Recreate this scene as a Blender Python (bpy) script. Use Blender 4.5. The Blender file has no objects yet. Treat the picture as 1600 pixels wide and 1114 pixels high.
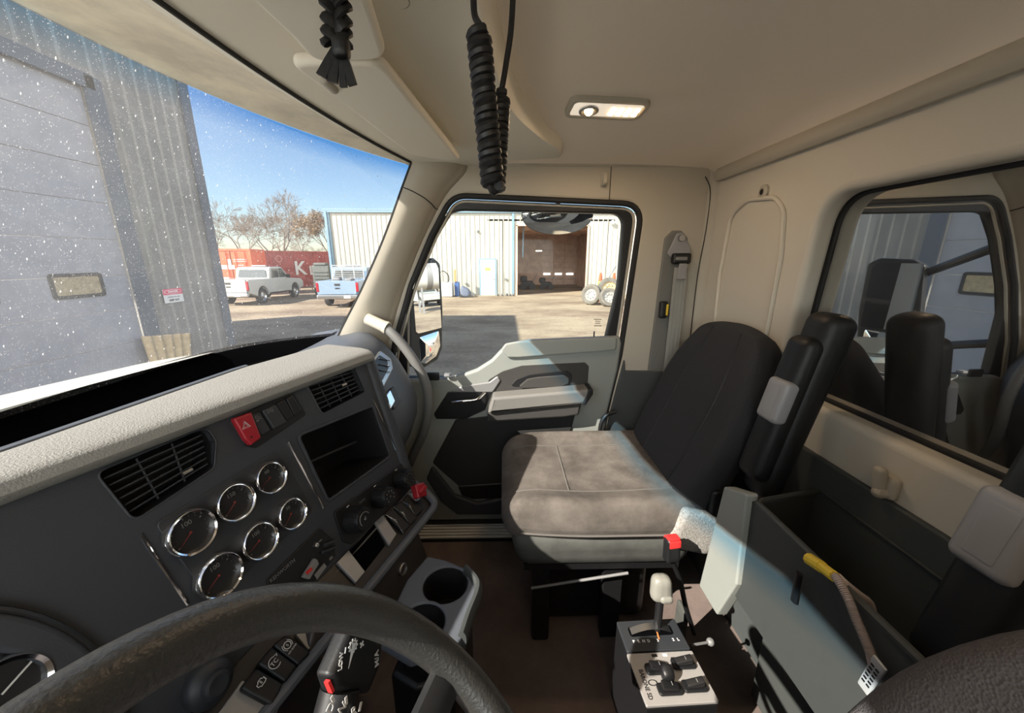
import bpy, bmesh, math, random
from mathutils import Vector, Matrix, Euler

# ------------------------------------------------------------------ camera, sky, sun, exposure
SC = bpy.context.scene
COL = SC.collection
IMW, IMH, FPX = 1600, 1114, 590.0
PITCH, YAW, EYE = math.radians(14.6), math.radians(1.2), 2.35
CAM = Vector((0, 0, EYE))
FW = Vector((math.cos(PITCH) * math.cos(YAW), -math.cos(PITCH) * math.sin(YAW), -math.sin(PITCH)))
RT = Vector((-math.sin(YAW), -math.cos(YAW), 0))
UP = RT.cross(FW)
cd = bpy.data.cameras.new('camera')
cd.sensor_fit = 'HORIZONTAL'; cd.sensor_width = 36.0
cd.lens = FPX / IMW * 36.0
cd.clip_start = 0.01; cd.clip_end = 500
cam = bpy.data.objects.new('camera', cd)
COL.objects.link(cam)
M3 = Matrix((RT, UP, -FW)).transposed()
cam.matrix_world = Matrix.Translation(CAM) @ M3.to_4x4()
SC.camera = cam

SUN_AZ = Vector((-0.553, 0.833, 0)); SUN_EL = math.radians(36)
SUN_FROM = (SUN_AZ.normalized() * math.cos(SUN_EL) + Vector((0, 0, math.sin(SUN_EL)))).normalized()
sd = bpy.data.lights.new('sun', 'SUN'); sd.energy = 4.9; sd.angle = math.radians(0.53); sd.color = (1, .93, .82)
so = bpy.data.objects.new('sun', sd); COL.objects.link(so)
so.rotation_euler = SUN_FROM.to_track_quat('Z', 'Y').to_euler()
so.location = (-8, 12, 14)

wd = bpy.data.worlds.new('sky'); SC.world = wd; wd.use_nodes = True
nt = wd.node_tree; nt.nodes.clear()
sky = nt.nodes.new('ShaderNodeTexSky')
sky.sky_type = 'NISHITA'; sky.sun_disc = False
sky.sun_elevation = SUN_EL
sky.sun_rotation = math.atan2(SUN_AZ.x, SUN_AZ.y)
sky.air_density = 1.0; sky.dust_density = 0.25; sky.ozone_density = 3.0
bg = nt.nodes.new('ShaderNodeBackground'); bg.inputs['Strength'].default_value = 0.07
ow = nt.nodes.new('ShaderNodeOutputWorld')
# added bright cloud low in the unseen sky to fill the cab with light
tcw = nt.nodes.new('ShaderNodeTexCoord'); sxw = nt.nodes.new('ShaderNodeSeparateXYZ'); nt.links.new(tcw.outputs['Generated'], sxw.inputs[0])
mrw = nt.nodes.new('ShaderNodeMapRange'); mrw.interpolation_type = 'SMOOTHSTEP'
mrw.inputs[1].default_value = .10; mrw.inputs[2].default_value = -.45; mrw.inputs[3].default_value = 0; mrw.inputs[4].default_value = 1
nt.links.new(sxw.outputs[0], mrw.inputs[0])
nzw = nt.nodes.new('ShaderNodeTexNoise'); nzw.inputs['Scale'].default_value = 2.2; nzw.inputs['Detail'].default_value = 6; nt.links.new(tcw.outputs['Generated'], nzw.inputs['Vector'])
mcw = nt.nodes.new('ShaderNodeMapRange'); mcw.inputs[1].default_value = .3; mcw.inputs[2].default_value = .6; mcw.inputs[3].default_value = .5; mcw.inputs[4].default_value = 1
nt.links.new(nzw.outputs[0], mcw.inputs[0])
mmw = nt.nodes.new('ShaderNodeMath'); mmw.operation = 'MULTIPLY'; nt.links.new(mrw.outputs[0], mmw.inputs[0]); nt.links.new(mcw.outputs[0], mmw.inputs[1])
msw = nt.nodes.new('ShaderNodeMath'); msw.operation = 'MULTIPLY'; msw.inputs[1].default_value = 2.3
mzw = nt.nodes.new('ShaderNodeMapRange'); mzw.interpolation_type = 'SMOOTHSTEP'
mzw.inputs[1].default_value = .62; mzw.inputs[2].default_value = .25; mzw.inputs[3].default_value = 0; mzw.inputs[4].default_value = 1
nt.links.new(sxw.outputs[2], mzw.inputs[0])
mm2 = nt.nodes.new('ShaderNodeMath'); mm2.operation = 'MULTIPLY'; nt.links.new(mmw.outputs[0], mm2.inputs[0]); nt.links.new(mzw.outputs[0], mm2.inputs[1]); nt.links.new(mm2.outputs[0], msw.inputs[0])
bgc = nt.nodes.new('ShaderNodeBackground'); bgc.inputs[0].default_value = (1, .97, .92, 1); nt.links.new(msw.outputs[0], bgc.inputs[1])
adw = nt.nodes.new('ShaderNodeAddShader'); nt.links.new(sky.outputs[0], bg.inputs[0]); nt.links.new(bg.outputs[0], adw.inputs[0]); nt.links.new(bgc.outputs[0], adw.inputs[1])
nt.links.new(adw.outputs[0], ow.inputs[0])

SC.view_settings.view_transform = 'Standard'
SC.view_settings.look = 'None'
SC.view_settings.gamma = 1.0
SC.view_settings.use_curve_mapping = False
SC.view_settings.exposure = 1.45
SC.cycles.max_bounces = 14
SC.cycles.diffuse_bounces = 8
SC.cycles.transparent_max_bounces = 24
SC.cycles.sample_clamp_indirect = 6.0
SC.cycles.caustics_reflective = False
SC.cycles.caustics_refractive = False

# ------------------------------------------------------------------ measuring helpers: where a sight line meets a real plane
def _ray(px, py):
    return FW * FPX + RT * (px - 800.0) - UP * (py - 557.0)
def at_x(px, py, x):
    d = _ray(px, py); return CAM + d * (x / d.x)
def at_y(px, py, y):
    d = _ray(px, py); return CAM + d * (y / d.y)
def at_z(px, py, z):
    d = _ray(px, py); return CAM + d * ((z - EYE) / d.z)

class Frame:
    """a plane in the place: origin, u axis, v axis, w = outward normal"""
    def __init__(s, o, u, v, w=None):
        s.o = Vector(o); s.u = Vector(u).normalized(); s.v = Vector(v)
        s.v = (s.v - s.u * s.v.dot(s.u)).normalized()
        s.w = s.u.cross(s.v) if w is None else Vector(w).normalized()
    def p(s, u, v, w=0): return s.o + s.u * u + s.v * v + s.w * w
    def hit(s, px, py, w=0):
        d = _ray(px, py); o = s.o + s.w * w
        q = CAM + d * ((o - CAM).dot(s.w) / d.dot(s.w)) - s.o
        return (q.dot(s.u), q.dot(s.v))
    def at(s, u, v, w=0, rot=0):
        c, n = math.cos(rot), math.sin(rot)
        return Frame(s.p(u, v, w), s.u * c + s.v * n, s.v * c - s.u * n, s.w)

def lin(r, g, b):
    def f(c):
        c /= 255.0
        return c / 12.92 if c <= .04045 else ((c + .055) / 1.055) ** 2.4
    return (f(r), f(g), f(b), 1.0)

# ------------------------------------------------------------------ mesh builder
class MB:
    def __init__(s): s.v = []; s.f = []; s.uv = None
    def add(s, verts, faces):
        n = len(s.v); s.v.extend(Vector(p) for p in verts)
        s.f.extend(tuple(i + n for i in f) for f in faces); return s
    def box(s, c, size, fr=None):
        hx, hy, hz = [k / 2 for k in size]; c = Vector(c)
        P = [(-hx, -hy, -hz), (hx, -hy, -hz), (hx, hy, -hz), (-hx, hy, -hz), (-hx, -hy, hz), (hx, -hy, hz), (hx, hy, hz), (-hx, hy, hz)]
        if fr: P = [fr.p(c.x + a, c.y + b, c.z + d) for a, b, d in P]
        else: P = [c + Vector(p) for p in P]
        return s.add(P, [(0, 3, 2, 1), (4, 5, 6, 7), (0, 1, 5, 4), (1, 2, 6, 5), (2, 3, 7, 6), (3, 0, 4, 7)])
    def rbox(s, c, size, r, n=6, fr=None, fn=None, seg=None):
        """box with rounded edges; fn may bend the local point afterwards"""
        h = [k / 2 for k in size]; r = min([r] + h); c = Vector(c)
        nx, ny, nz = seg if seg else (n, n, n)
        N = (nx, ny, nz); idx = {}; V = []; F = []
        def coord(i, k):
            # cluster samples near the ends so the rounding is smooth
            t = -1 + 2 * i / N[k]
            if N[k] >= 6:
                e = max(1, N[k] // 4); inner = max(h[k] - r, 1e-6)
                if i <= e: t = (-h[k] + r * i / e) / h[k]
                elif i >= N[k] - e: t = (h[k] - r * (N[k] - i) / e) / h[k]
                else: t = (-inner + 2 * inner * (i - e) / (N[k] - 2 * e)) / h[k]
            return t * h[k]
        def vid(i, j, k):
            key = (i, j, k)
            if key in idx: return idx[key]
            p = Vector((coord(i, 0), coord(j, 1), coord(k, 2)))
            q = Vector([max(-(h[a] - r), min(h[a] - r, p[a])) for a in range(3)])
            d = p - q
            if d.length > 1e-9:
                m = max(abs(d.x), abs(d.y), abs(d.z)); d = d.normalized() * r * (m / r if m < r - 1e-9 else 1)
                p = q + d
            if fn: p = Vector(fn(p))
            p = fr.p(c.x + p.x, c.y + p.y, c.z + p.z) if fr else c + p
            idx[key] = len(V); V.append(p); return idx[key]
        for i in range(nx):
            for j in range(ny):
                F.append((vid(i, j, 0), vid(i, j + 1, 0), vid(i + 1, j + 1, 0), vid(i + 1, j, 0)))
                F.append((vid(i, j, nz), vid(i + 1, j, nz), vid(i + 1, j + 1, nz), vid(i, j + 1, nz)))
        for i in range(nx):
            for k in range(nz):
                F.append((vid(i, 0, k), vid(i + 1, 0, k), vid(i + 1, 0, k + 1), vid(i, 0, k + 1)))
                F.append((vid(i, ny, k), vid(i, ny, k + 1), vid(i + 1, ny, k + 1), vid(i + 1, ny, k)))
        for j in range(ny):
            for k in range(nz):
                F.append((vid(0, j, k), vid(0, j, k + 1), vid(0, j + 1, k + 1), vid(0, j + 1, k)))
                F.append((vid(nx, j, k), vid(nx, j + 1, k), vid(nx, j + 1, k + 1), vid(nx, j, k + 1)))
        return s.add(V, F)
    def tube(s, pts, r, n=8, closed=False, cap=True, flat=None):
        """round bar along pts; r a number or list; flat=(a,b,up) makes an oval section"""
        pts = [Vector(p) for p in pts]; m = len(pts)
        R = r if isinstance(r, (list, tuple)) else [r] * m
        V = []; F = []; prev = None
        for i, p in enumerate(pts):
            a = pts[(i - 1) % m] if (closed or i > 0) else p
            b = pts[(i + 1) % m] if (closed or i < m - 1) else p
            t = (b - a).normalized()
            if prev is None:
                ref = Vector((0, 0, 1)) if abs(t.z) < .9 else Vector((1, 0, 0))
                if flat: ref = Vector(flat[2])
                x = (ref - t * ref.dot(t)).normalized()
            else:
                x = prev - t * prev.dot(t)
                x = x.normalized() if x.length > 1e-6 else t.orthogonal().normalized()
            prev = x; y = t.cross(x)
            ka, kb = (flat[0], flat[1]) if flat else (1, 1)
            for k in range(n):
                q = 2 * math.pi * (k + .5) / n
                V.append(p + (x * math.cos(q) * ka + y * math.sin(q) * kb) * R[i])
        L = m if closed else m - 1
        for i in range(L):
            for k in range(n):
                a = i * n + k; b = i * n + (k + 1) % n; c = ((i + 1) % m) * n
                F.append((a, b, c + (k + 1) % n, c + k))
        if cap and not closed:
            F.append(tuple(range(n - 1, -1, -1))); F.append(tuple((m - 1) * n + k for k in range(n)))
        return s.add(V, F)
    def loft(s, rings, closed=True, cap=True):
        n = len(rings[0]); V = [p for r in rings for p in r]; F = []
        for i in range(len(rings) - 1):
            for k in range(n if closed else n - 1):
                a = i * n + k; b = i * n + (k + 1) % n
                F.append((a, b, b + n, a + n))
        if cap and closed:
            F.append(tuple(range(n - 1, -1, -1))); F.append(tuple((len(rings) - 1) * n + k for k in range(n)))
        return s.add(V, F)
    def grid(s, fn, nu, nv, thick=0, uv=False):
        V = [Vector(fn(i / nu, j / nv)) for j in range(nv + 1) for i in range(nu + 1)]
        F = []
        for j in range(nv):
            for i in range(nu):
                a = j * (nu + 1) + i; F.append((a, a + 1, a + nu + 2, a + nu + 1))
        if uv: s.uv = [(i / nu, j / nv) for j in range(nv + 1) for i in range(nu + 1)]
        return s.add(V, F)
    def cyl(s, p0, p1, r0, r1=None, n=20, cap=True):
        return s.tube([p0, p1], [r0, r0 if r1 is None else r1], n, cap=cap)
    def lathe(s, prof, fr, n=40, cap=False, su=1, sv=1):
        """prof = list of (radius, height along frame w)"""
        rings = [[fr.p(r * math.cos(2 * math.pi * k / n) * su, r * math.sin(2 * math.pi * k / n) * sv, h) for k in range(n)] for r, h in prof]
        return s.loft(rings, True, cap)
    def ball(s, c, r, n=12, scale=(1, 1, 1)):
        c = Vector(c); rings = []
        for i in range(1, n):
            a = math.pi * i / n
            rings.append([c + Vector((r * scale[0] * math.sin(a) * math.cos(2 * math.pi * k / (2 * n)), r * scale[1] * math.sin(a) * math.sin(2 * math.pi * k / (2 * n)), -r * scale[2] * math.cos(a))) for k in range(2 * n)])
        return s.loft(rings, True, True)
    def prism(s, poly, fr, w0, w1):
        n = len(poly)
        V = [fr.p(u, v, w0) for u, v in poly] + [fr.p(u, v, w1) for u, v in poly]
        F = [tuple(range(n - 1, -1, -1)), tuple(range(n, 2 * n))]
        F += [(k, (k + 1) % n, n + (k + 1) % n, n + k) for k in range(n)]
        return s.add(V, F)
    def _from_curve(s, cu, fr):
        o = bpy.data.objects.new('tmp', cu)
        me = bpy.data.meshes.new_from_object(o)
        s.add([fr.p(*v.co) for v in me.vertices], [tuple(p.vertices) for p in me.polygons])
        bpy.data.objects.remove(o); bpy.data.meshes.remove(me); bpy.data.curves.remove(cu)
        return s
    def plate(s, outer, holes, fr, w0, w1, bev=0, res=2):
        """flat plate with holes, from w0 to w1 along the frame normal, edges rounded by bev"""
        cu = bpy.data.curves.new('tmp', 'CURVE'); cu.dimensions = '2D'; cu.fill_mode = 'BOTH'
        for lp in [outer] + list(holes):
            sp = cu.splines.new('POLY'); sp.points.add(len(lp) - 1); sp.use_cyclic_u = True
            for q, (a, b) in zip(sp.points, lp): q.co = (a, b, 0, 1)
        cu.extrude = max((w1 - w0) / 2 - bev, 1e-5); cu.bevel_depth = bev; cu.bevel_resolution = res
        if bev: cu.offset = -bev
        return s._from_curve(cu, fr.at(0, 0, (w0 + w1) / 2))
    def text(s, body, fr, size, depth=.0004, align='CENTER', sx=1.0, bold=0):
        cu = bpy.data.curves.new('tmp', 'FONT'); cu.body = body; cu.size = size; cu.extrude = depth
        cu.align_x = align; cu.align_y = 'CENTER'; cu.resolution_u = 3
        if bold: cu.offset = bold
        f2 = Frame(fr.o, fr.u, fr.v, fr.w)
        o = bpy.data.objects.new('tmp', cu); me = bpy.data.meshes.new_from_object(o)
        s.add([f2.p(v.co.x * sx, v.co.y, v.co.z) for v in me.vertices], [tuple(p.vertices) for p in me.polygons])
        bpy.data.objects.remove(o); bpy.data.meshes.remove(me); bpy.data.curves.remove(cu)
        return s

def rrect(u0, v0, u1, v1, r, n=6):
    P = []
    for cx, cy, a in ((u1 - r, v1 - r, 0), (u0 + r, v1 - r, 90), (u0 + r, v0 + r, 180), (u1 - r, v0 + r, 270)):
        for k in range(n + 1):
            t = math.radians(a + 90 * k / n); P.append((cx + r * math.cos(t), cy + r * math.sin(t)))
    return P
def rpoly(pts, r, n=5):
    """polygon with rounded corners; r may be a list"""
    m = len(pts); out = []
    R = r if isinstance(r, (list, tuple)) else [r] * m
    for i in range(m):
        p = Vector(pts[i]); a = Vector(pts[i - 1]) - p; b = Vector(pts[(i + 1) % m]) - p
        la, lb = a.length, b.length; a.normalize(); b.normalize()
        ang = a.angle(b); d = min(R[i] / max(math.tan(ang / 2), 1e-3), la * .49, lb * .49)
        if R[i] <= 0: out.append(tuple(p)); continue
        p0 = p + a * d; p1 = p + b * d
        for k in range(n + 1):
            t = k / n; q = p0 * (1 - t) ** 2 + p * 2 * t * (1 - t) + p1 * t * t
            out.append(tuple(q))
    return out
def smooth_path(pts, n=6, closed=False):
    """Catmull-Rom through the points"""
    P = [Vector(p) for p in pts]; m = len(P); out = []
    for i in range(m if closed else m - 1):
        g = (lambda k: P[k % m]) if closed else (lambda k: P[max(0, min(m - 1, k))])
        a, b, c, d = g(i - 1), g(i), g(i + 1), g(i + 2)
        for k in range(n):
            t = k / n
            out.append(.5 * ((2 * b) + (c - a) * t + (2 * a - 5 * b + 4 * c - d) * t * t + (3 * b - a - 3 * c + d) * t ** 3))
    if not closed: out.append(P[-1])
    return out
def offset_loop(lp, d):
    m = len(lp); out = []
    area = sum(lp[i][0] * lp[(i + 1) % m][1] - lp[(i + 1) % m][0] * lp[i][1] for i in range(m))
    sg = 1 if area > 0 else -1
    for i in range(m):
        a = Vector(lp[i - 1]); b = Vector(lp[(i + 1) % m]); t = (b - a)
        t = t.normalized() if t.length > 1e-9 else Vector((1, 0))
        out.append((lp[i][0] + t.y * d * sg, lp[i][1] - t.x * d * sg))
    return out

# ------------------------------------------------------------------ objects
def _mesh(name, mb, mat, origin, angle=35, smooth=True):
    me = bpy.data.meshes.new(name)
    o = Vector(origin)
    me.from_pydata([tuple(p - o) for p in mb.v], [], mb.f)
    if mb.uv:
        ul = me.uv_layers.new(name='UVMap')
        for l in me.loops: ul.data[l.index].uv = mb.uv[l.vertex_index]
    bm = bmesh.new(); bm.from_mesh(me); bmesh.ops.recalc_face_normals(bm, faces=bm.faces); bm.to_mesh(me); bm.free()
    if smooth:
        me.polygons.foreach_set('use_smooth', [True] * len(me.polygons))
        me.set_sharp_from_angle(angle=math.radians(angle))
    me.materials.append(mat); me.update()
    return me
def _origin(o):
    p = Vector((0, 0, 0))
    while o is not None: p = p + o.location; o = o.parent
    return p
def root(name, label, cat, loc, group=None):
    o = bpy.data.objects.new(name, None); COL.objects.link(o)
    o.empty_display_size = .05; o.location = loc
    o['label'] = label; o['category'] = cat
    if group: o['group'] = group
    return o
def _wn(o):
    m = o.modifiers.new('normals', 'WEIGHTED_NORMAL'); m.keep_sharp = True; m.weight = 90
def part(name, mb, mat, parent, label=None, angle=35, kind=None):
    o = bpy.data.objects.new(name, _mesh(name, mb, mat, _origin(parent), angle))
    COL.objects.link(o); o.parent = parent; _wn(o)
    if label: o['label'] = label
    if kind: o['kind'] = kind
    return o
def thing(name, mb, mat, label, cat, group=None, angle=35, kind=None):
    lo = Vector([min(p[k] for p in mb.v) for k in range(3)]); hi = Vector([max(p[k] for p in mb.v) for k in range(3)])
    c = Vector(((lo.x + hi.x) / 2, (lo.y + hi.y) / 2, lo.z))
    o = bpy.data.objects.new(name, _mesh(name, mb, mat, c, angle)); COL.objects.link(o); o.location = c; _wn(o)
    o['label'] = label; o['category'] = cat
    if group: o['group'] = group
    if kind: o['kind'] = kind
    return o
def struct(name, mb, mat, parent=None, angle=35):
    if parent: return part(name, mb, mat, parent, angle=angle)
    o = bpy.data.objects.new(name, _mesh(name, mb, mat, (0, 0, 0), angle)); COL.objects.link(o); _wn(o)
    o['kind'] = 'structure'; return o
def dup(r, loc, label, rotz=None, group=None):
    c = r.copy(); COL.objects.link(c); c.location = loc; c['label'] = label
    if rotz is not None: c.rotation_euler = (0, 0, rotz)
    if group: c['group'] = group
    for ch in r.children:
        d = ch.copy(); COL.objects.link(d); d.parent = c
        for g in ch.children:
            e = g.copy(); COL.objects.link(e); e.parent = d
    return c

# ------------------------------------------------------------------ materials
def mat(name, col, rough=.6, metal=0, bump=0, scale=300, var=0, vscale=6, spec=None, coat=0, bdist=.001, emit=None, es=0, kind='noise', var_col=None):
    m = bpy.data.materials.new(name); m.use_nodes = True; t = m.node_tree; n = t.nodes; L = t.links
    b = n['Principled BSDF']
    b.inputs['Base Color'].default_value = col; b.inputs['Roughness'].default_value = rough; b.inputs['Metallic'].default_value = metal
    if spec is not None: b.inputs['Specular IOR Level'].default_value = spec
    if coat: b.inputs['Coat Weight'].default_value = coat
    if emit: b.inputs['Emission Color'].default_value = emit; b.inputs['Emission Strength'].default_value = es
    tc = n.new('ShaderNodeTexCoord')
    if bump:
        if kind == 'weave':
            w = n.new('ShaderNodeTexVoronoi'); w.inputs['Scale'].default_value = scale; o = w.outputs['Distance']
        else:
            w = n.new('ShaderNodeTexNoise'); w.inputs['Scale'].default_value = scale; w.inputs['Detail'].default_value = 3; o = w.outputs[0]
        bp = n.new('ShaderNodeBump'); bp.inputs['Strength'].default_value = bump; bp.inputs['Distance'].default_value = bdist
        L.new(tc.outputs['Object'], w.inputs['Vector']); L.new(o, bp.inputs['Height']); L.new(bp.outputs[0], b.inputs['Normal'])
    if var:
        w = n.new('ShaderNodeTexNoise'); w.inputs['Scale'].default_value = vscale; w.inputs['Detail'].default_value = 5; w.inputs['Roughness'].default_value = .65
        r = n.new('ShaderNodeValToRGB'); r.color_ramp.elements[0].position = .35; r.color_ramp.elements[1].position = .68
        mx = n.new('ShaderNodeMix'); mx.data_type = 'RGBA'
        c2 = var_col if var_col else tuple(min(1, c * (1 + var) + .02 * var) for c in col[:3]) + (1,)
        mx.inputs[6].default_value = col; mx.inputs[7].default_value = c2
        L.new(tc.outputs['Object'], w.inputs['Vector']); L.new(w.outputs[0], r.inputs[0]); L.new(r.outputs[0], mx.inputs[0]); L.new(mx.outputs[2], b.inputs['Base Color'])
    return m
def glass_mat(name, tint=(1, 1, 1, 1), refl=.08, dust=.0, speck=.0, band=None, rough=.0, streak=False):
    """thin pane: clear film + surface reflection + dust that scatters light"""
    m = bpy.data.materials.new(name); m.use_nodes = True; t = m.node_tree; n = t.nodes; L = t.links
    n.clear(); out = n.new('ShaderNodeOutputMaterial')
    tr = n.new('ShaderNodeBsdfTransparent'); tr.inputs[0].default_value = tint
    gl = n.new('ShaderNodeBsdfGlossy'); gl.inputs['Roughness'].default_value = rough
    fr = n.new('ShaderNodeLayerWeight'); fr.inputs['Blend'].default_value = .25
    mr = n.new('ShaderNodeMapRange'); mr.inputs[1].default_value = 0; mr.inputs[2].default_value = 1; mr.inputs[3].default_value = refl; mr.inputs[4].default_value = min(1, refl * 3.5)
    L.new(fr.outputs['Facing'], mr.inputs[0])
    mx = n.new('ShaderNodeMixShader'); L.new(mr.outputs[0], mx.inputs[0]); L.new(tr.outputs[0], mx.inputs[1]); L.new(gl.outputs[0], mx.inputs[2])
    last = mx
    if band:
        uv = n.new('ShaderNodeUVMap'); uv.uv_map = 'UVMap'; sp = n.new('ShaderNodeSeparateXYZ'); L.new(uv.outputs[0], sp.inputs[0])
        cr = n.new('ShaderNodeValToRGB'); e = cr.color_ramp.elements
        e[0].position = band[0]; e[0].color = tint; e[1].position = band[1]; e[1].color = band[2]
        L.new(sp.outputs[1], cr.inputs[0]); L.new(cr.outputs[0], tr.inputs[0])
    if dust or speck:
        tc = n.new('ShaderNodeTexCoord')
        df = n.new('ShaderNodeBsdfDiffuse'); df.inputs[0].default_value = (.8, .8, .8, 1)
        tl = n.new('ShaderNodeBsdfTranslucent'); tl.inputs[0].default_value = (.8, .8, .8, 1)
        ad = n.new('ShaderNodeMixShader'); ad.inputs[0].default_value = .5; L.new(df.outputs[0], ad.inputs[1]); L.new(tl.outputs[0], ad.inputs[2])
        nz = n.new('ShaderNodeTexNoise'); nz.inputs['Scale'].default_value = 5; nz.inputs['Detail'].default_value = 6
        src = tc.outputs['Object']
        if streak:
            mp = n.new('ShaderNodeMapping'); mp.inputs['Scale'].default_value = (14, 14, 1.2); L.new(src, mp.inputs[0]); L.new(mp.outputs[0], nz.inputs['Vector'])
        else: L.new(src, nz.inputs['Vector'])
        m1 = n.new('ShaderNodeMapRange'); m1.inputs[1].default_value = .3; m1.inputs[2].default_value = .75; m1.inputs[3].default_value = dust * .5; m1.inputs[4].default_value = dust * 1.5
        L.new(nz.outputs[0], m1.inputs[0]); fac = m1.outputs[0]
        if speck:
            for sc_, th_, st_ in ((420, .11, (1, 1, 1)), (150, .075, (1, .45, .45))):
                mp = n.new('ShaderNodeMapping'); mp.inputs['Scale'].default_value = st_; mp.inputs['Rotation'].default_value = (.6, .4, .5)
                vo = n.new('ShaderNodeTexVoronoi'); vo.inputs['Scale'].default_value = sc_
                L.new(src, mp.inputs[0]); L.new(mp.outputs[0], vo.inputs['Vector'])
                # only a share of the cells carries a speck
                sx = n.new('ShaderNodeSeparateColor'); L.new(vo.outputs['Color'], sx.inputs[0])
                sz = n.new('ShaderNodeMath'); sz.operation = 'MULTIPLY'; sz.inputs[1].default_value = th_ * 2.2; L.new(sx.outputs[0], sz.inputs[0])
                lt = n.new('ShaderNodeMath'); lt.operation = 'LESS_THAN'; L.new(vo.outputs['Distance'], lt.inputs[0]); L.new(sz.outputs[0], lt.inputs[1])
                ms = n.new('ShaderNodeMath'); ms.operation = 'MULTIPLY'; ms.inputs[1].default_value = speck; L.new(lt.outputs[0], ms.inputs[0])
                m2 = n.new('ShaderNodeMath'); m2.operation = 'ADD'; m2.use_clamp = True; L.new(fac, m2.inputs[0]); L.new(ms.outputs[0], m2.inputs[1]); fac = m2.outputs[0]
        m3 = n.new('ShaderNodeMixShader'); L.new(fac, m3.inputs[0]); L.new(last.outputs[0], m3.inputs[1]); L.new(ad.outputs[0], m3.inputs[2]); last = m3
    L.new(last.outputs[0], out.inputs[0])
    return m

M = {}
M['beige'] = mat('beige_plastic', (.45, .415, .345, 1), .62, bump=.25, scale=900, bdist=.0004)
M['beige_lit'] = mat('beige_plastic_lit', (.85, .80, .69, 1), .62, bump=.25, scale=900, bdist=.0004)  # same beige, colour raised to stand in for light on the header
M['beige_rear_lit'] = mat('rear_beige_plastic_lit', (.62, .58, .50, 1), .62, bump=.25, scale=900, bdist=.0004)  # same beige again, raised partway in place of light on the rear wall
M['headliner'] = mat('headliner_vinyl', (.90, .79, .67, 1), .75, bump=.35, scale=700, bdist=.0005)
M['doorgrey'] = mat('door_grey_plastic', (.26, .275, .255, 1), .55, bump=.3, scale=900, bdist=.0004)
M['doorsilver'] = mat('satin_armrest_plastic', (.17, .165, .155, 1), .45, bump=.15, scale=900, bdist=.0003)
M['doordark'] = mat('door_dark_cloth', (.042, .040, .037, 1), .85, bump=.3, scale=600, bdist=.0005)
M['dash'] = mat('dash_charcoal_plastic', (.034, .038, .046, 1), .6, bump=.35, scale=750, bdist=.0005)
M['pad'] = mat('dash_pad_grained', (.24, .235, .22, 1), .72, bump=.9, scale=420, bdist=.0012)
M['dashblue'] = mat('dash_slate_plastic', (.085, .095, .112, 1), .55, bump=.3, scale=800, bdist=.0004)
M['gauge_panel'] = mat('gauge_panel_black', (.026, .029, .034, 1), .5, bump=.2, scale=900, bdist=.0003)
M['doorblack'] = mat('door_black_cloth', (.020, .020, .020, 1), .9, bump=.3, scale=600, bdist=.0005)
M['black'] = mat('black_plastic', (.008, .008, .009, 1), .45)
M['blackmatte'] = mat('black_rubber', (.014, .014, .014, 1), .75, bump=.2, scale=400, bdist=.0005)
M['deep'] = mat('trough_black_felt', (.003, .003, .0035, 1), 1.0, spec=0)
M['channel'] = mat('belt_channel_grey', (.16, .158, .145, 1), .7)
M['vinyl'] = mat('black_vinyl', (.009, .0095, .0105, 1), .48, spec=.35, bump=.3, scale=500, bdist=.0005)
M['wheel'] = mat('wheel_leather', (.026, .026, .0245, 1), .36, bump=.8, scale=330, bdist=.0009, spec=.6)
M['chrome'] = mat('chrome', (.85, .85, .86, 1), .08, metal=1)
M['satin'] = mat('satin_metal', (.5, .5, .5, 1), .35, metal=1)
M['silver'] = mat('silver_plastic', (.27, .27, .27, 1), .42, metal=.3)
M['red'] = mat('red_plastic', (.32, .012, .022, 1), .4)
M['redlit'] = mat('red_button', (.62, .03, .03, 1), .4)
M['white'] = mat('white_print', (.62, .62, .61, 1), .6)
M['fabric_dusty'] = mat('seat_cloth_dusty', (.075, .064, .055, 1), .95, bump=.8, scale=650, bdist=.0012, var=.9, vscale=11, kind='weave')
M['fabric'] = mat('seat_cloth_charcoal', (.026, .027, .031, 1), .95, bump=.8, scale=700, bdist=.001, kind='weave')
M['fabric_mesh'] = mat('seat_mesh_charcoal', (.075, .066, .066, 1), .9, bump=.9, scale=420, bdist=.0012, kind='weave')
M['skirt'] = mat('seat_skirt_vinyl', (.060, .062, .056, 1), .7, bump=.3, scale=90, bdist=.001, var=.5, vscale=12)
M['carpet'] = mat('hinge_cover_carpet', (.20, .19, .175, 1), .95, bump=1.0, scale=350, bdist=.002, var=.8, vscale=180)
M['piping'] = mat('seat_stitching', (.12, .11, .10, 1), .9)
M['floormat'] = mat('floor_rubber_mat', (.12, .09, .078, 1), .85, bump=.4, scale=60, bdist=.002, var=.6, vscale=5)
M['bin'] = mat('bin_grey_plastic', (.044, .049, .048, 1), .6, bump=.3, scale=800, bdist=.0004)
M['rearlow'] = mat('rear_panel_grey', (.058, .065, .064, 1), .65, bump=.3, scale=800, bdist=.0004)
M['belt'] = mat('belt_webbing_grey', (.30, .30, .28, 1), .8, bump=.5, scale=900, bdist=.0004)
M['clip'] = mat('grey_latch_plastic', (.28, .28, .29, 1), .4)
M['grab'] = mat('grab_bar_grey', (.16, .16, .155, 1), .55, bump=.3, scale=500, bdist=.0005)
M['rib'] = mat('sill_aluminium', (.75, .73, .70, 1), .45, metal=.2)
M['alu'] = mat('brushed_aluminium_panel', (.42, .40, .385, 1), .42, metal=.4, bump=.1, scale=200, bdist=.0003)
M['knob_bare'] = mat('worn_grey_knob', (.22, .215, .19, 1), .45)
M['yellow'] = mat('yellow_tape', (.70, .50, .04, 1), .6)
M['hose'] = mat('braided_steel_hose', (.52, .45, .43, 1), .45, metal=.3)
M['foil'] = mat('foil_tag', (.6, .62, .64, 1), .35, metal=.4)
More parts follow.
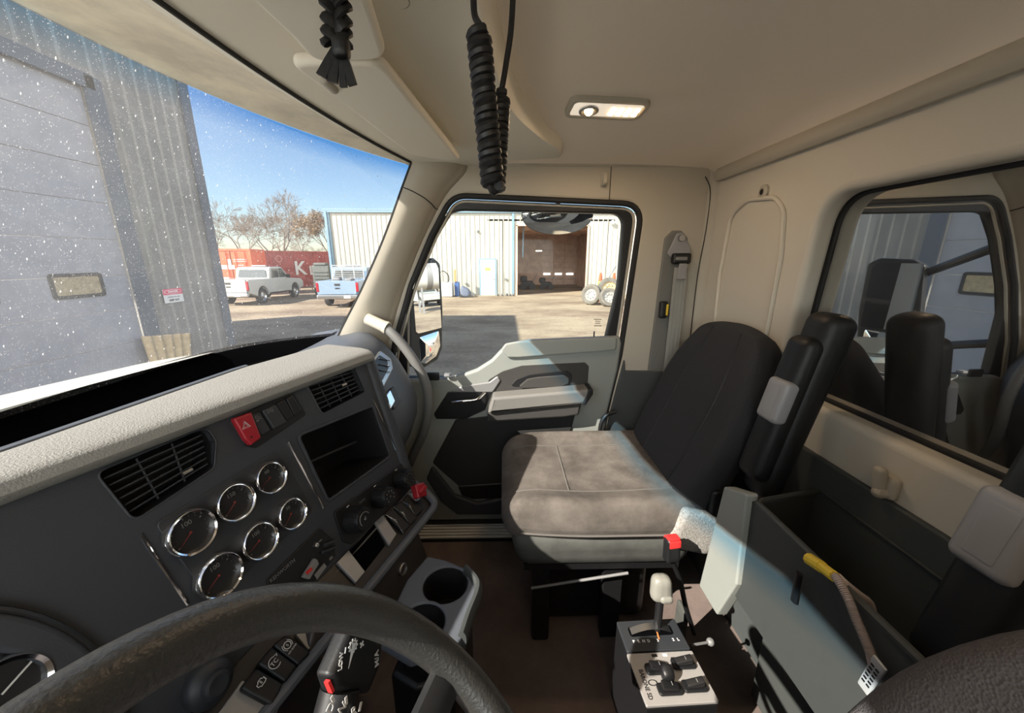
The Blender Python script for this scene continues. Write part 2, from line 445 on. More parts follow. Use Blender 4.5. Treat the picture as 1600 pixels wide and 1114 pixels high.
M['needle'] = mat('red_needle', (.22, .03, .025, 1), .6)
M['dial'] = mat('dial_black', (.010, .010, .011, 1), .5)
M['print'] = mat('dial_print_grey', (.17, .17, .17, 1), .7)
M['lens'] = mat('lamp_lens', (.8, .78, .72, 1), .15, spec=.6, emit=(1, .86, .68, 1), es=.22)
M['bulb'] = mat('lamp_bulb', (1, .8, .5, 1), .4, emit=(1, .62, .28, 1), es=5)
M['mirror'] = mat('mirror_silver', (.92, .93, .94, 1), .0, metal=1)
M['paint'] = mat('white_truck_paint', (.72, .70, .63, 1), .3, coat=.3)
M['visor_out'] = mat('outside_visor_grey', (.60, .54, .43, 1), .6, var=.5, vscale=8)
M['leather'] = mat('black_leather_strap', (.006, .006, .0065, 1), .5, bump=.3, scale=200)
# outside
M['gravel_var'] = None
def ground_mat():
    m = bpy.data.materials.new('gravel_yard'); m.use_nodes = True; t = m.node_tree; n = t.nodes; L = t.links; b = n['Principled BSDF']
    b.inputs['Roughness'].default_value = .95
    tc = n.new('ShaderNodeTexCoord')
    n1 = n.new('ShaderNodeTexNoise'); n1.inputs['Scale'].default_value = .35; n1.inputs['Detail'].default_value = 8; n1.inputs['Roughness'].default_value = .7
    n2 = n.new('ShaderNodeTexNoise'); n2.inputs['Scale'].default_value = 9; n2.inputs['Detail'].default_value = 6; n2.inputs['Roughness'].default_value = .8
    mp = n.new('ShaderNodeMapping'); mp.inputs['Scale'].default_value = (1.3, .8, 1); L.new(tc.outputs['Object'], mp.inputs[0]); L.new(mp.outputs[0], n1.inputs['Vector']); L.new(tc.outputs['Object'], n2.inputs['Vector'])
    r1 = n.new('ShaderNodeValToRGB'); e = r1.color_ramp.elements; e[0].position = .36; e[0].color = (.19, .13, .085, 1); e[1].position = .58; e[1].color = (.39, .315, .215, 1)
    r2 = n.new('ShaderNodeValToRGB'); e = r2.color_ramp.elements; e[0].position = .3; e[0].color = (.55, .55, .56, 1); e[1].position = .7; e[1].color = (1, 1, 1, 1)
    L.new(n1.outputs[0], r1.inputs[0]); L.new(n2.outputs[0], r2.inputs[0])
    mx = n.new('ShaderNodeMix'); mx.data_type = 'RGBA'; mx.blend_type = 'MULTIPLY'; mx.inputs[0].default_value = 1
    L.new(r1.outputs[0], mx.inputs[6]); L.new(r2.outputs[0], mx.inputs[7]); L.new(mx.outputs[2], b.inputs['Base Color'])
    bp = n.new('ShaderNodeBump'); bp.inputs['Strength'].default_value = .5; bp.inputs['Distance'].default_value = .03; L.new(n2.outputs[0], bp.inputs['Height']); L.new(bp.outputs[0], b.inputs['Normal'])
    return m
M['ground'] = ground_mat()
M['bounce_apron'] = mat('bounce_concrete', (.80, .78, .72, 1), .9, bump=.3, scale=20, bdist=.003, var=.15, vscale=1)  # pale so the added slab throws sun into the cab
M['bin_base'] = mat('bin_base_dark_grey', (.055, .060, .058, 1), .65, bump=.3, scale=800, bdist=.0004)
M['shopgrey'] = mat('grey_metal_siding', (.165, .163, .155, 1), .6, var=.25, vscale=2)
M['shopdoor'] = mat('pale_blue_overhead_door', (.24, .25, .28, 1), .6, var=.15, vscale=3)
M['shoptrim'] = mat('blue_grey_trim', (.085, .10, .125, 1), .6)
M['cream'] = mat('cream_metal_siding', (.37, .35, .295, 1), .6)
M['bluetrim'] = mat('light_blue_trim', (.15, .24, .30, 1), .55)
M['doorwhite'] = mat('white_steel_door', (.50, .50, .48, 1), .5)
M['brownwall'] = mat('dim_brown_wall', (.42, .29, .22, 1), .8, var=.5, vscale=1.5)
M['browndoor'] = mat('brown_sectional_door', (.46, .33, .26, 1), .7, var=.4, vscale=2)
M['orange'] = mat('orange_container_paint', (.62, .13, .06, 1), .6, var=.3, vscale=2)
M['maroon'] = mat('maroon_container_paint', (.27, .055, .05, 1), .65, var=.4, vscale=2)
M['carwhite'] = mat('white_car_paint', (.42, .42, .40, 1), .3, coat=.4)
M['carblue'] = mat('pale_blue_car_paint', (.24, .33, .43, 1), .35, coat=.3)
M['cardark'] = mat('car_underside_black', (.03, .03, .03, 1), .7)
M['carglass'] = mat('car_window_glass', (.06, .07, .065, 1), .1, spec=.8)
M['tire'] = mat('tire_rubber', (.035, .034, .033, 1), .85, bump=.5, scale=40, bdist=.01)
M['tiredusty'] = mat('dusty_tire_rubber', (.10, .09, .075, 1), .9, bump=.5, scale=30, bdist=.01, var=.5, vscale=4)
M['rimw'] = mat('white_wheel_rim', (.26, .25, .23, 1), .5)
M['bark'] = mat('bare_branch_bark', (.20, .16, .13, 1), .9)
M['drybrown'] = mat('dry_brown_leaves', (.20, .135, .075, 1), .9)
M['tan'] = mat('tan_mottled', (.36, .27, .15, 1), .75, var=.4, vscale=8)
M['amberwin'] = mat('brown_door_pane', (.24, .195, .12, 1), .35, var=.6, vscale=12)
M['blueplastic'] = mat('blue_plastic', (.05, .10, .25, 1), .5)
M['wood'] = mat('raw_wood', (.42, .24, .10, 1), .8)
M['orangeplastic'] = mat('safety_orange', (.45, .09, .03, 1), .6)
M['signred'] = mat('sign_red', (.60, .08, .14, 1), .5)
M['dullgrey'] = mat('dull_grey_metal', (.22, .22, .22, 1), .6, metal=.3)
M['lime'] = mat('lime_sign', (.55, .60, .08, 1), .6)
M['ws'] = glass_mat('windshield_glass', (1, 1, 1, 1), .05, dust=.075, speck=.6, band=(.92, 1.0, (.24, .58, .87, 1)))
M['sideglass'] = glass_mat('side_window_glass', (.98, 1, .99, 1), .006, dust=.008)
M['rearglass'] = glass_mat('tinted_rear_glass', (.35, .37, .37, 1), .55, dust=.045, streak=True)

# ================================================================== CAB SHELL
XW, XD, YB, ZF, XL = 1.33, 1.35, -.70, 1.27, -.55
RW = Frame((XW, 0, 0), (0, 1, 0), (0, 0, 1))            # right wall, w points outward (+X)
BW = Frame((0, YB, 0), (1, 0, 0), (0, 0, 1))            # rear wall, w points outward (-Y)
def yz(px, py, x=XW):
    p = at_x(px, py, x); return (p.y, p.z)
def xz(px, py, y=YB):
    p = at_y(px, py, y); return (p.x, p.z)

# door opening in the right wall
hole_raw = [yz(615, 536), yz(640, 446), yz(672, 368), yz(706, 303), yz(1006, 317), yz(984, 466), yz(970, 557), yz(949, 641), (-.34, 1.30), (.43, 1.30), (.43, 1.9)]
door_hole = rpoly(hole_raw, [.1, .1, .1, .085, .07, .1, .1, .05, .05, .03, .1], 7)
b = MB().plate([(-.73, 1.22), (.95, 1.22), (.95, 2.0), (.47, 2.06), (.30, 2.44), (.17, 2.70), (-.73, 2.70)], [door_hole], RW, 0, .05, .012, 3)
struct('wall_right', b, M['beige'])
# rounded rear roof corner between side wall and rear wall
b = MB().grid(lambda s, t: (XW - .035 * (1 - math.cos(s * math.pi / 2)) + .004, YB + .05 * (1 - s) ** 1.5 - .004, 1.25 + 1.4 * t), 8, 2)
struct('trim_1', b, M['beige'])

# lower grey trim of the door pillar
b = MB().plate(rpoly([(-.69, 1.28), (-.335, 1.28), yz(953, 641), yz(975, 557), yz(976, 578), (-.69, yz(1010, 580)[1])], .004), [], Frame((XW - .012, 0, 0), (0, 1, 0), (0, 0, 1)), 0, .012, .004)
struct('trim_2', b, M['rearlow'])

# pillar between windshield and door
Wp = [Vector(v) for v in ((1.24, .60, 1.98), tuple(at_x(530, 525, 1.24)), tuple(at_x(565, 455, 1.24)), tuple(at_x(600, 375, 1.24)), tuple(at_x(630, 293, 1.24)), (1.235, .262, 2.64), (1.23, .24, 2.68))]
Hp = [Vector((XW, a, c)) for a, c in ((.445, 1.93), yz(607, 536), yz(633, 446), yz(664, 368), yz(697, 305), (.12, 2.62), (.11, 2.68))]
Wp, Hp = smooth_path(Wp, 5), smooth_path(Hp, 5)
rings = []
for a, c in zip(Wp, Hp):
    r = []
    for k in range(11):
        t = k / 10
        q = a.lerp(c, t); bul = .022 * math.sin(math.pi * min(1, t * 1.15)) ** .7 if t < .87 else .022 * math.sin(math.pi * min(1, t * 1.15)) if t * 1.15 < 1 else 0
        r.append(q + Vector((-.75, -.66, 0)) * bul)
    r = [a + Vector((.06, .016, 0)), a + Vector((.012, .004, 0))] + r + [c + Vector((.03, 0, 0))]
    rings.append(r)
b = MB().loft(rings, closed=False, cap=False)
struct('trim_3', b, M['beige'], angle=60)
PILLAR = rings
# black frit along the edge of the windshield
b = MB().tube([p + Vector((0.004, .003, 0)) for p in Wp[2:]], .005, 6)
struct('trim_4', b, M['blackmatte'])

# windshield
def ws_bot(x):
    k = abs((x - .4) / .86); return Vector((x, .55 + .26 * (1 - k ** 7), 2.10))
def hd_front(x):      # front edge of the header panel
    k = abs((x - .4) / .86); return Vector((x, .262 + .135 * (1 - k ** 2.2), 2.625 + .012 * (1 - k * k)))
def ws_top(x):        # upper edge of the glass
    k = abs((x - .4) / .86); return Vector((x, .27 + .385 * (1 - k ** (3.2 if x > .4 else 1.7)), 2.618 + .062 * (1 - k ** 3)))
def ws(s, t):
    x = -.46 + 1.715 * s; x = .4 + .86 * math.copysign(abs((x - .4) / .86) ** .8, x - .4)
    p = ws_bot(x).lerp(ws_top(x), t); p.y += .012 * math.sin(math.pi * t); return p
b = MB().grid(ws, 60, 16, uv=True)
win1 = struct('window_1', b, M['ws'], angle=80)
# tan strip between the header panel and the glass
def strip(s, t):
    x = -.45 + 1.70 * s; a = hd_front(x) + Vector((0, .004, .004)); c = ws_top(x) + Vector((0, -.004, .0))
    p = a.lerp(c, t); p.z += .010 * math.sin(math.pi * t); return p
b = MB().grid(strip, 60, 8)
b.grid(lambda s, t: ws_top(-.45 + 1.70 * s) + Vector((0, -.004 + .03 * t, .03 * t)), 60, 2)
struct('trim_15', b, M['visor_out'], angle=70)

# header panel above the windshield
RH = smooth_path([(-.55, .10, 2.67), (.2, .07, 2.67), (.55, .035, 2.668), (.75, .015, 2.667), (.95, -.022, 2.665), (1.12, -.10, 2.66), (1.22, -.162, 2.655), (1.34, -.175, 2.652)], 8)
def header(s, t):
    k = s * (len(RH) - 1); i = min(int(k), len(RH) - 2); r = RH[i].lerp(RH[i + 1], k - i)
    x = r.x; T = hd_front(min(x, 1.25)) if x > -.45 else hd_front(-.45); T = Vector((x, T.y, T.z - .002))
    p = r.lerp(T, t); p.z += .006 * math.sin(math.pi * t); return p
b = MB().grid(header, 56, 10)
b.grid(lambda s, t: header(s, 0) + Vector((0, -.012 * min(1, t * 3) if t < .34 else -.012, .09 * max(0, t - .1))), 56, 6)
b.grid(lambda s, t: header(s, 1) + Vector((0, .05 * t, .02 * t)), 56, 2)
struct('trim_5', b, M['beige_lit'], angle=60)
# seam lines of the header
b = MB()
for seq in ([(660, 0), (690, 70), (722, 150), (752, 222), (764, 246)], [(655, -40), (660, 0)]):
    P = [at_z(x, y, 2.660) for x, y in seq]
    P = [Vector((p.x, p.y, 2.667)) for p in P]
    b.tube(P, .0022, 6)
b.tube([hd_front(-.4 + 1.62 * i / 30) + Vector((0, -.004, -.004)) for i in range(31)], .0035, 6)
struct('trim_6', b, M['blackmatte'])

# ceiling
def ceil(s, t):
    x = -.56 + 1.91 * s; y = -.705 + .87 * t
    f = 1 - min(1, abs((x - .4) / .96)) ** 3.5; g = 1 - max(0, min(1, (-y - .18) / .525)) ** 2.6
    z = 2.632 + .10 * f * g
    z += .006 * math.exp(-((x - 1.02 - (y + .3) * .25) / .03) ** 2) * g     # soft pressed rib
    if y < -.65: z -= .022 * min(1, (-y - .65) / .05) ** 2
    return (x, y, z)
b = MB().grid(ceil, 64, 44)
struct('ceiling', b, M['headliner'], angle=80)
# rail moulding where ceiling meets the rear wall and the side wall
b = MB().tube([(x, YB + .012, 2.612 - .004 * abs(x - .4)) for x in [-.5 + 1.8 * i / 12 for i in range(13)]], .017, 10, flat=(1.2, .8, (0, 0, 1)))
b.tube([(XW + .002, -.69 + .86 * i / 8, 2.642) for i in range(9)], .007, 8)
struct('trim_7', b, M['beige'])
b = MB().plate([(at_x(955, 262, XW).y - .0012, 2.535), (at_x(955, 262, XW).y + .0012, 2.535), (at_x(955, 262, XW).y + .0012, 2.64), (at_x(955, 262, XW).y - .0012, 2.64)], [], RW, -.0012, .001)
zi = min(range(len(PILLAR)), key=lambda i: abs(PILLAR[i][2].z - 2.545))
zj = min(range(len(PILLAR)), key=lambda i: abs(PILLAR[i][-2].z - 2.500))
def pil(i, k):
    j = max(0, min(int(i), len(PILLAR) - 2)); return PILLAR[j][k].lerp(PILLAR[j + 1][k], i - j)
seam = [pil(zi + (zj - zi) * k / 10, 2 + k) + Vector((-.0012, -.0012, 0)) for k in range(11)]
b.tube(seam, .0016, 6)
P = smooth_path([at_x(1102, 276, XW - .004), at_x(1110, 300, XW - .004), at_x(1103, 360, XW - .004), at_x(1090, 430, XW - .004), at_x(1078, 530, XW - .004)], 4)
b.tube(P, .0016, 5)
struct('trim_8', b, M['blackmatte'])

# rear wall with window
rw_hole = rpoly([(-.02, 2.031), (.911, 2.031), (.873, 2.484), (-.02, 2.484)], [.05, .05, .075, .05], 8)
b = MB().plate([(-.60, 1.2), (1.36, 1.2), (1.36, 2.66), (-.60, 2.66)], [rw_hole], BW, 0, .05, .016, 4)
struct('wall_rear', b, M['beige_rear_lit'])
b = MB().plate(offset_loop(rw_hole, .012), [offset_loop(rw_hole, -.006)], BW, .046, .058, .004)
win2 = struct('window_2', b, M['blackmatte'])
b = MB().plate(offset_loop(rw_hole, .01), [], BW, .0505, .0525)
struct('glass', b, M['rearglass'], win2)
# pressed panel beside the rear window
pr = [xz(1118, 520), xz(1128, 430), xz(1146, 336), xz(1170, 316), xz(1212, 312), xz(1225, 330), xz(1220, 400), xz(1195, 540)]
b = MB().plate(rpoly(offset_loop(pr, .012), .06, 9), [rpoly(pr, .05, 9)], BW, -.010, .002, .0055, 4)
struct('trim_9', b, M['beige_rear_lit'])
# lower grey panel of the rear wall
ZG = at_y(1390, 778, YB).z
b = MB().plate([(-.55, 1.25), (1.33, 1.25), (1.33, ZG), (-.55, ZG)], [], BW, -.014, 0, .004)
struct('trim_10', b, M['rearlow'])
# left wall with the driver's window, floor, front bulkhead
LW = Frame((XL, 0, 0), (0, 1, 0), (0, 0, 1))
lw_hole = rpoly([(-.42, 2.05), (.42, 1.98), (.40, 2.1), (.20, 2.5), (-.42, 2.5)], .05)
b = MB().plate([(-.72, 1.2), (1.0, 1.2), (1.0, 2.06), (.56, 2.08), (.26, 2.66), (-.72, 2.66)], [lw_hole], LW, -.05, 0, .01)
struct('wall_left', b, M['beige'])
b = MB().plate(offset_loop(lw_hole, .01), [], LW, -.03, -.027)
struct('window_3', b, M['sideglass'])
b = MB().grid(lambda s, t: (XL + .03 + .06 * t, .30 + .30 * (1 - s) - (.05 + .0) * t * 0 - .0, 2.02 + .62 * s), 6, 2)
b.grid(lambda s, t: Vector((XL - .02, .60 - .34 * s, 2.05 + .6 * s)).lerp(ws(0.0, s), t), 10, 4)
struct('trim_11', b, M['beige'])
b = MB().box((.39, .15, ZF - .03), (1.95, 1.75, .06))
struct('floor', b, M['floormat'])
b = MB().grid(lambda s, t: (-.56 + 1.92 * s, ws_bot(max(-.46, min(1.255, -.56 + 1.92 * s))).y + .02, 1.2 + .905 * t), 40, 3)
b.grid(lambda s, t: Vector((-.56 + 1.92 * s, ws_bot(max(-.46, min(1.255, -.56 + 1.92 * s))).y + .02, 2.105)) + Vector((0, -.07 * t, -.045 * t)), 40, 2)
b.grid(lambda s, t: Vector((-.56 + 1.92 * s, ws_bot(max(-.46, min(1.255, -.56 + 1.92 * s))).y - .05, 2.06)).lerp(Vector((-.56 + 1.92 * s, max(.44, min(.60, .322 - .346 * (-.56 + 1.92 * s - .9) + .07)), 2.045)), t), 40, 2)
struct('wall_front', b, M['deep'])

# roof skin outside so that no light comes through the headliner
b = MB().box((.39, -.06, 2.79), (2.0, 1.34, .03))
struct('trim_12', b, M['paint'])

# ------------------------------------------------------------------ passenger door
DF = Frame((XD, 0, 0), (0, 1, 0), (0, 0, 1))
dy = lambda px, py: yz(px, py, XD)
glass_raw = [dy(637, 590), dy(637, 481), dy(665, 403), dy(700, 328), dy(975, 334), dy(966, 445), dy(945, 535), dy(812, 536), dy(784, 545), dy(770, 562), dy(746, 578), dy(707, 590)]
glass_hole = rpoly(glass_raw, [.01, .15, .15, .09, .045, .1, .02, .03, .05, .05, .05, .05], 7)
outer = offset_loop(door_hole, -.012)
b = MB().plate(outer, [glass_hole], DF, -.004, .03, .004)
door = struct('door_1', b, M['black'])
b = MB().plate(offset_loop(glass_hole, .01), [], DF, .012, .016)
struct('glass', b, M['sideglass'], door)
# inner edge of the door frame, pale strip, and rubber seal in the opening
b = MB().tube([(XD - .006, a, c) for a, c in offset_loop(door_hole, -.019)], .0045, 6, closed=True)
part('frame_edge', b, M['beige'], door)
b = MB().tube([(XW + .002, a, c) for a, c in offset_loop(door_hole, -.004)], .0095, 8, closed=True)
struct('trim_13', b, M['blackmatte'])
# door panel
pan = [dy(637, 590), dy(700, 588), dy(724, 582), dy(746, 574), dy(768, 560), dy(786, 541), dy(804, 533), dy(830, 529), dy(965, 523), dy(968, 535), dy(962, 575), dy(946, 640), (-.325, 1.32), (.41, 1.32), (.41, 1.9)]
b = MB().plate(rpoly(pan, [.01, .02, .03, .03, .03, .03, .03, .05, .012, .012, .02, .04, .02, .02, .02], 4), [], Frame((XD - .03, 0, 0), (0, 1, 0), (0, 0, 1)), 0, .03, .009, 3)
part('door_panel', b, M['doorgrey'], door, 'grey moulded inner door panel')
DP = Frame((XD - .03, 0, 0), (0, 1, 0), (0, 0, 1))
dp = lambda px, py: yz(px, py, XD - .03)
def dplate(pts, r, w0, w1, bev=.003, holes=()):
    return MB().plate(rpoly([dp(*q) for q in pts], r, 5), [rpoly([dp(*q) for q in h], r, 5) for h in holes], DP, w0, w1, bev, 3)
part('top_cap', dplate([(783, 545), (790, 536), (812, 532), (963, 526), (962, 546), (930, 549), (810, 558), (793, 558)], .012, -.012, .002, .006), M['doorgrey'], door)
part('upper_recess', dplate([(762, 594), (785, 580), (815, 571), (914, 566), (920, 572), (918, 602), (905, 612), (770, 614)], .012, -.003, .001, .002), M['doordark'], door, 'dark recess above the armrest')
part('pull_pocket', dplate([(797, 603), (806, 592), (825, 585), (885, 578), (893, 584), (893, 596), (880, 604)], .014, -.006, .0, .002), M['black'], door, 'black pull pocket')
part('pocket_lip', dplate([(811, 602), (824, 591), (840, 588), (880, 585), (889, 590), (888, 599), (875, 604), (815, 606)], .010, -.010, .0, .004), M['doordark'], door)
part('handle_surround', dplate([(700, 612), (724, 602), (765, 596), (778, 586), (782, 594), (770, 612), (757, 612)], .008, -.008, .001, .004), M['silver'], door)
part('handle_recess', dplate([(678, 646), (700, 612), (756, 605), (770, 610), (758, 640), (740, 648), (728, 654), (682, 654)], .006, -.006, .001, .003), M['black'], door, 'black door handle recess')
lv = [at_x(706, 629, XD - .055), at_x(725, 627, XD - .06), at_x(745, 624, XD - .058), at_x(758, 613, XD - .04)]
part('door_handle', MB().tube(smooth_path(lv, 5), .0055, 10, flat=(1.0, .7, (0, 0, 1))), M['chrome'], door, 'chrome door handle')
# armrest
ar = [dp(771, 611), dp(914, 599), dp(919, 603), dp(906, 621), dp(763, 635)]
b = MB().plate(rpoly(ar, .006, 4), [], DP, -.07, .0, .010, 4)
part('armrest', b, M['doorsilver'], door, 'pale silver armrest')
part('armrest_end', MB().plate(rpoly([dp(913, 598), dp(920, 598), dp(920, 606), dp(909, 622), dp(904, 622)], .004), [], DP, -.072, 0, .005), M['black'], door)
part('armrest_base', dplate([(763, 636), (905, 622), (900, 640), (880, 643), (762, 651)], .006, -.055, 0, .008), M['doordark'], door)
part('lower_cloth', dplate([(712, 655), (762, 650), (900, 641), (888, 685), (876, 760), (800, 768), (728, 768), (690, 735), (676, 722)], .012, -.006, .001, .004), M['doorblack'], door, 'dark cloth lower panel')
part('map_pocket', dplate([(715, 757), (790, 752), (800, 775), (740, 778), (722, 772)], .010, -.012, 0, .005), M['black'], door)
part('pocket_rim', dplate([(668, 745), (676, 724), (712, 770), (745, 782), (800, 772), (800, 800), (715, 800), (690, 780)], .012, -.020, 0, .008), M['dash'], door)
part('mirror_switch', MB().rbox((0, 0, 0), (.05, .012, .03), .004, 6, Frame(at_x(676, 588, XD - .035), (0, 1, 0), (1, 0, 0))), M['black'], door)
part('lock_button', MB().rbox((0, 0, 0), (.022, .012, .024), .004, 6, Frame(at_x(699, 586, XD - .035), (0, 1, 0), (0, 0, 1))), M['silver'], door)
q = at_x(928, 527, XD - .015)
b = MB().cyl(q, q + Vector((0, 0, .022)), .0028, .0024, 10); b.cyl(q + Vector((0, 0, -.004)), q + Vector((0, 0, .002)), .009, .006, 14)
part('lock_pin', b, M['black'], door)
# door check strap / hinge side handle loop at the rear edge
b = MB().tube(smooth_path([at_x(936, 700, XD - .045), at_x(938, 668, XD - .05), at_x(946, 650, XD - .05), at_x(962, 643, XD - .05)], 5), .008, 10)
part('door_pull_strap', b, M['black'], door)
# window etching, bottom corner of the glass
b = MB()
for k, (x0, x1, y) in enumerate([(928, 940, 499), (930, 938, 502), (930, 938, 505), (928, 940, 509)]):
    a, c = at_x(x0, y, XD + .011), at_x(x1, y, XD + .011)
    b.box((a + c) / 2, (.0006, abs(a.y - c.y), .0022))
part('glass_marking', b, M['black'], door)

# sill plate with ribs
b = MB()
for k in range(6):
    b.rbox((1.268 + .0145 * k, .10, ZF + .014 + .002 * k), (.0085, .50, .010), .003, 6)
struct('trim_14', b, M['rib'])
b = MB().box((1.305, .10, ZF + .005), (.095, .52, .010))
struct('trim_16', b, M['black'])

# ------------------------------------------------------------------ things fixed to the walls and ceiling
def hook(name, lab, o, u, v, cat='hook', m='beige'):
    fr = Frame(o, u, v); b = MB().rbox((0, 0, .004), (.020, .042, .010), .004, 6, fr)
    b.rbox((0, -.010, .014), (.014, .018, .020), .005, 6, fr); b.rbox((0, .0, .024), (.014, .030, .009), .004, 6, fr)
    return thing(name, b, M[m], lab, cat)
hook('coat_hook', 'small beige coat hook above the passenger door window', at_x(943, 281, XW), (0, -1, 0), (0, 0, 1))
q = at_y(1398, 758, YB)
fr = Frame(q, (1, 0, -.0), (0, 0, 1), (0, 1, 0))
b = MB().rbox((0, -.004, .008), (.028, .045, .022), .010, 8, fr); b.rbox((.004, .010, .026), (.020, .050, .020), .009, 8, fr, fn=lambda p: (p.x, p.y, p.z + p.y * .15)); b.rbox((.0, -.014, .02), (.020, .020, .030), .008, 6, fr)
thing('wall_hook', b, M['beige'], 'taupe plastic hook below the rear window', 'hook')
q = at_y(1195, 300, YB); fr = Frame(q, (1, 0, 0), (0, 0, 1), (0, 1, 0))
rt = root('hanger_socket', 'round beige socket with a dark hole, left of the rear window top', 'socket', q)
part('rim', MB().lathe([(.019, 0), (.0185, .006), (.012, .010), (.008, .009), (.0075, .002)], fr, 24, cap=True), M['beige'], rt)
part('hole', MB().cyl(fr.p(0, 0, .0095), fr.p(0, 0, .0102), .0065, n=16), M['black'], rt)

# seat belt on the pillar
WX = XW - .012
bp = lambda px, py, x=WX: at_x(px, py, x)
q = bp(1057, 372)
rt = root('seat_belt', 'grey passenger seat belt hanging from its pillar anchor', 'seat belt', (WX, q.y, 1.95))
F2 = Frame((WX, 0, 0), (0, 1, 0), (0, 0, 1))
f2 = lambda px, py: yz(px, py, WX)
part('belt_channel', MB().plate(rpoly([f2(1012, 590), f2(1040, 372), f2(1052, 360), f2(1066, 360), f2(1076, 372), f2(1068, 440), f2(1045, 590)], .012), [], F2, .004, .014, .004), M['channel'], rt)
part('anchor_plate', MB().plate(rpoly([f2(1042, 396), f2(1057, 364), f2(1068, 364), f2(1079, 392), f2(1076, 400), f2(1046, 402)], .008), [], F2, -.006, .001, .002), M['clip'], rt)
c = bp(1063, 372); part('anchor_bolt', MB().cyl(c, c + Vector((-.016, 0, 0)), .013, .010, 18), M['satin'], rt)
part('guide', MB().rbox(bp(1064, 404, WX - .012), (.026, .062, .036), .008, 8), M['black'], rt)
c = bp(1065, 404, WX - .03); part('guide_slot', MB().rbox(c, (.006, .040, .012), .003, 6), M['dullgrey'], rt)
def strap(pts, wd, th=.0022):
    b = MB(); P = [Vector(p) for p in pts]
    return b.loft([[p + Vector((0, -wd / 2, 0)) + Vector((-th, 0, 0)), p + Vector((-th, wd / 2, 0)), p + Vector((0, wd / 2, 0)), p + Vector((0, -wd / 2, 0))] for p in P])
pts = [bp(1064, 418, WX - .016), bp(1061, 445, WX - .016), bp(1054, 510, WX - .014), bp(1046, 580, WX - .012), bp(1040, 620, WX - .012)]
part('webbing', strap(pts, .046), M['belt'], rt)
b = MB()
for k in (-1, 0, 1): b.tube([p + Vector((-.003, .013 * k, 0)) for p in pts], .0012, 5)
part('webbing_ribs', b, M['belt'], rt)
c = bp(1066, 424, WX - .024)
part('tongue', MB().rbox(c, (.006, .030, .052), .004, 6, fn=lambda p: (p.x, p.y * (1 - p.z * 6), p.z)), M['clip'], rt)
c = bp(1036, 484, WX - .008)
part('height_adjuster', MB().rbox(c, (.022, .028, .060), .008, 8), M['black'], rt)
c = bp(1042, 484, WX - .016); part('warning_tag', MB().rbox(c, (.012, .008, .040), .003, 6), M['yellow'], rt)

# dome lamp
dl = at_z(948, 168, 2.705); fr = Frame((dl.x, dl.y, 2.702), (.10, -1, 0), (1, .1, -.137))
if fr.w.z > 0: fr = Frame(fr.o, fr.u, -fr.v)
rt = root('dome_lamp', 'lit rectangular dome lamp in the headliner above the passenger seat', 'lamp', fr.o)
part('bezel', MB().plate(rrect(-.098, -.042, .098, .042, .02), [rrect(-.086, -.03, .086, .03, .012)], fr, -.010, .005, .003), M['beige'], rt)
part('lens', MB().rbox((0, 0, -.004), (.172, .060, .018), .005, 8, fr), M['lens'], rt, 'clear lamp lens')
b = MB()
for k in range(4):
    for j in (0, 1): b.rbox((.014 + .020 * k, -.010 + .02 * j, .006), (.013, .011, .006), .003, 4, fr)
part('light_strip', b, M['bulb'], rt, 'row of warm lit diodes')
part('reading_spot', MB().lathe([(.024, .0), (.024, .008), (.018, .010), (.014, .006), (.0, .006)], fr.at(-.045, 0, 0), 24), M['satin'], rt)
part('spot_bulb', MB().ball(fr.p(-.045, 0, .006), .011, 8), M['bulb'], rt)
ld = bpy.data.lights.new('dome_lamp_glow', 'AREA'); ld.energy = .5; ld.color = (1, .72, .45); ld.shape = 'RECTANGLE'; ld.size = .15; ld.size_y = .04
lo = bpy.data.objects.new('dome_lamp_glow', ld); COL.objects.link(lo); lo.parent = rt; lo.location = fr.w * .022
lo.rotation_euler = (-fr.w).to_track_quat('Z', 'Y').to_euler()

rt2 = dup(rt, Vector((-.12, -.20, 2.70)), 'added unseen dome lamp above the driver, brightening the cab')  # extra lamp out of view, added to lift the cab light
lo2 = [c for c in rt2.children if c.type == 'LIGHT'][0]

# interior sun visors on the header
VZ = Frame((0, 0, 2.618), (1, 0, 0), (0, 1, 0))
def visor(lab, pts, r, tl):
    rt = root('sun_visor', lab, 'sun visor', (sum(p[0] for p in pts) / len(pts), sum(p[1] for p in pts) / len(pts), 2.61), None)
    b = MB().plate(rpoly(pts, r, 6), [], VZ, -.009, .009, .008, 4)
    # tilt down towards the rear edge
    part('flap', b, M['beige_lit'], rt)
    c = Vector((pts[0][0] + tl[0], pts[0][1] + tl[1], 2.613))
    part('clip', MB().rbox(c, (.045, .014, .022), .006, 8), M['beige'], rt)
    return rt
def zp(px, py, z=2.609):
    p = at_z(px, py, z); return (p.x, p.y)
visor('beige sun visor lower on the header, above the windshield corner', [zp(450, 101), zp(596, 99), zp(719, 250), zp(700, 252), zp(640, 242), zp(600, 213), zp(520, 152)], [.02, .035, .012, .02, .04, .06, .06], (.06, -.03))
visor('beige sun visor behind the hanging leather strap, cut by the top edge', [(-.05, .30), (-.05, .165), zp(575, -4), zp(606, 96), zp(490, 100), zp(455, 60)], [.03, .03, .02, .035, .04, .06], (.2, -.02))
q = at_z(623, 8, 2.66); thing('header_screw_cover', MB().lathe([(.016, 0), (.014, -.004), (.010, -.001), (0, -.001)], Frame(Vector((q.x, q.y, 2.667)), (1, 0, 0), (0, 1, 0)), 20), M['beige'], 'small round dimple in the header beside the leather strap', 'cover')

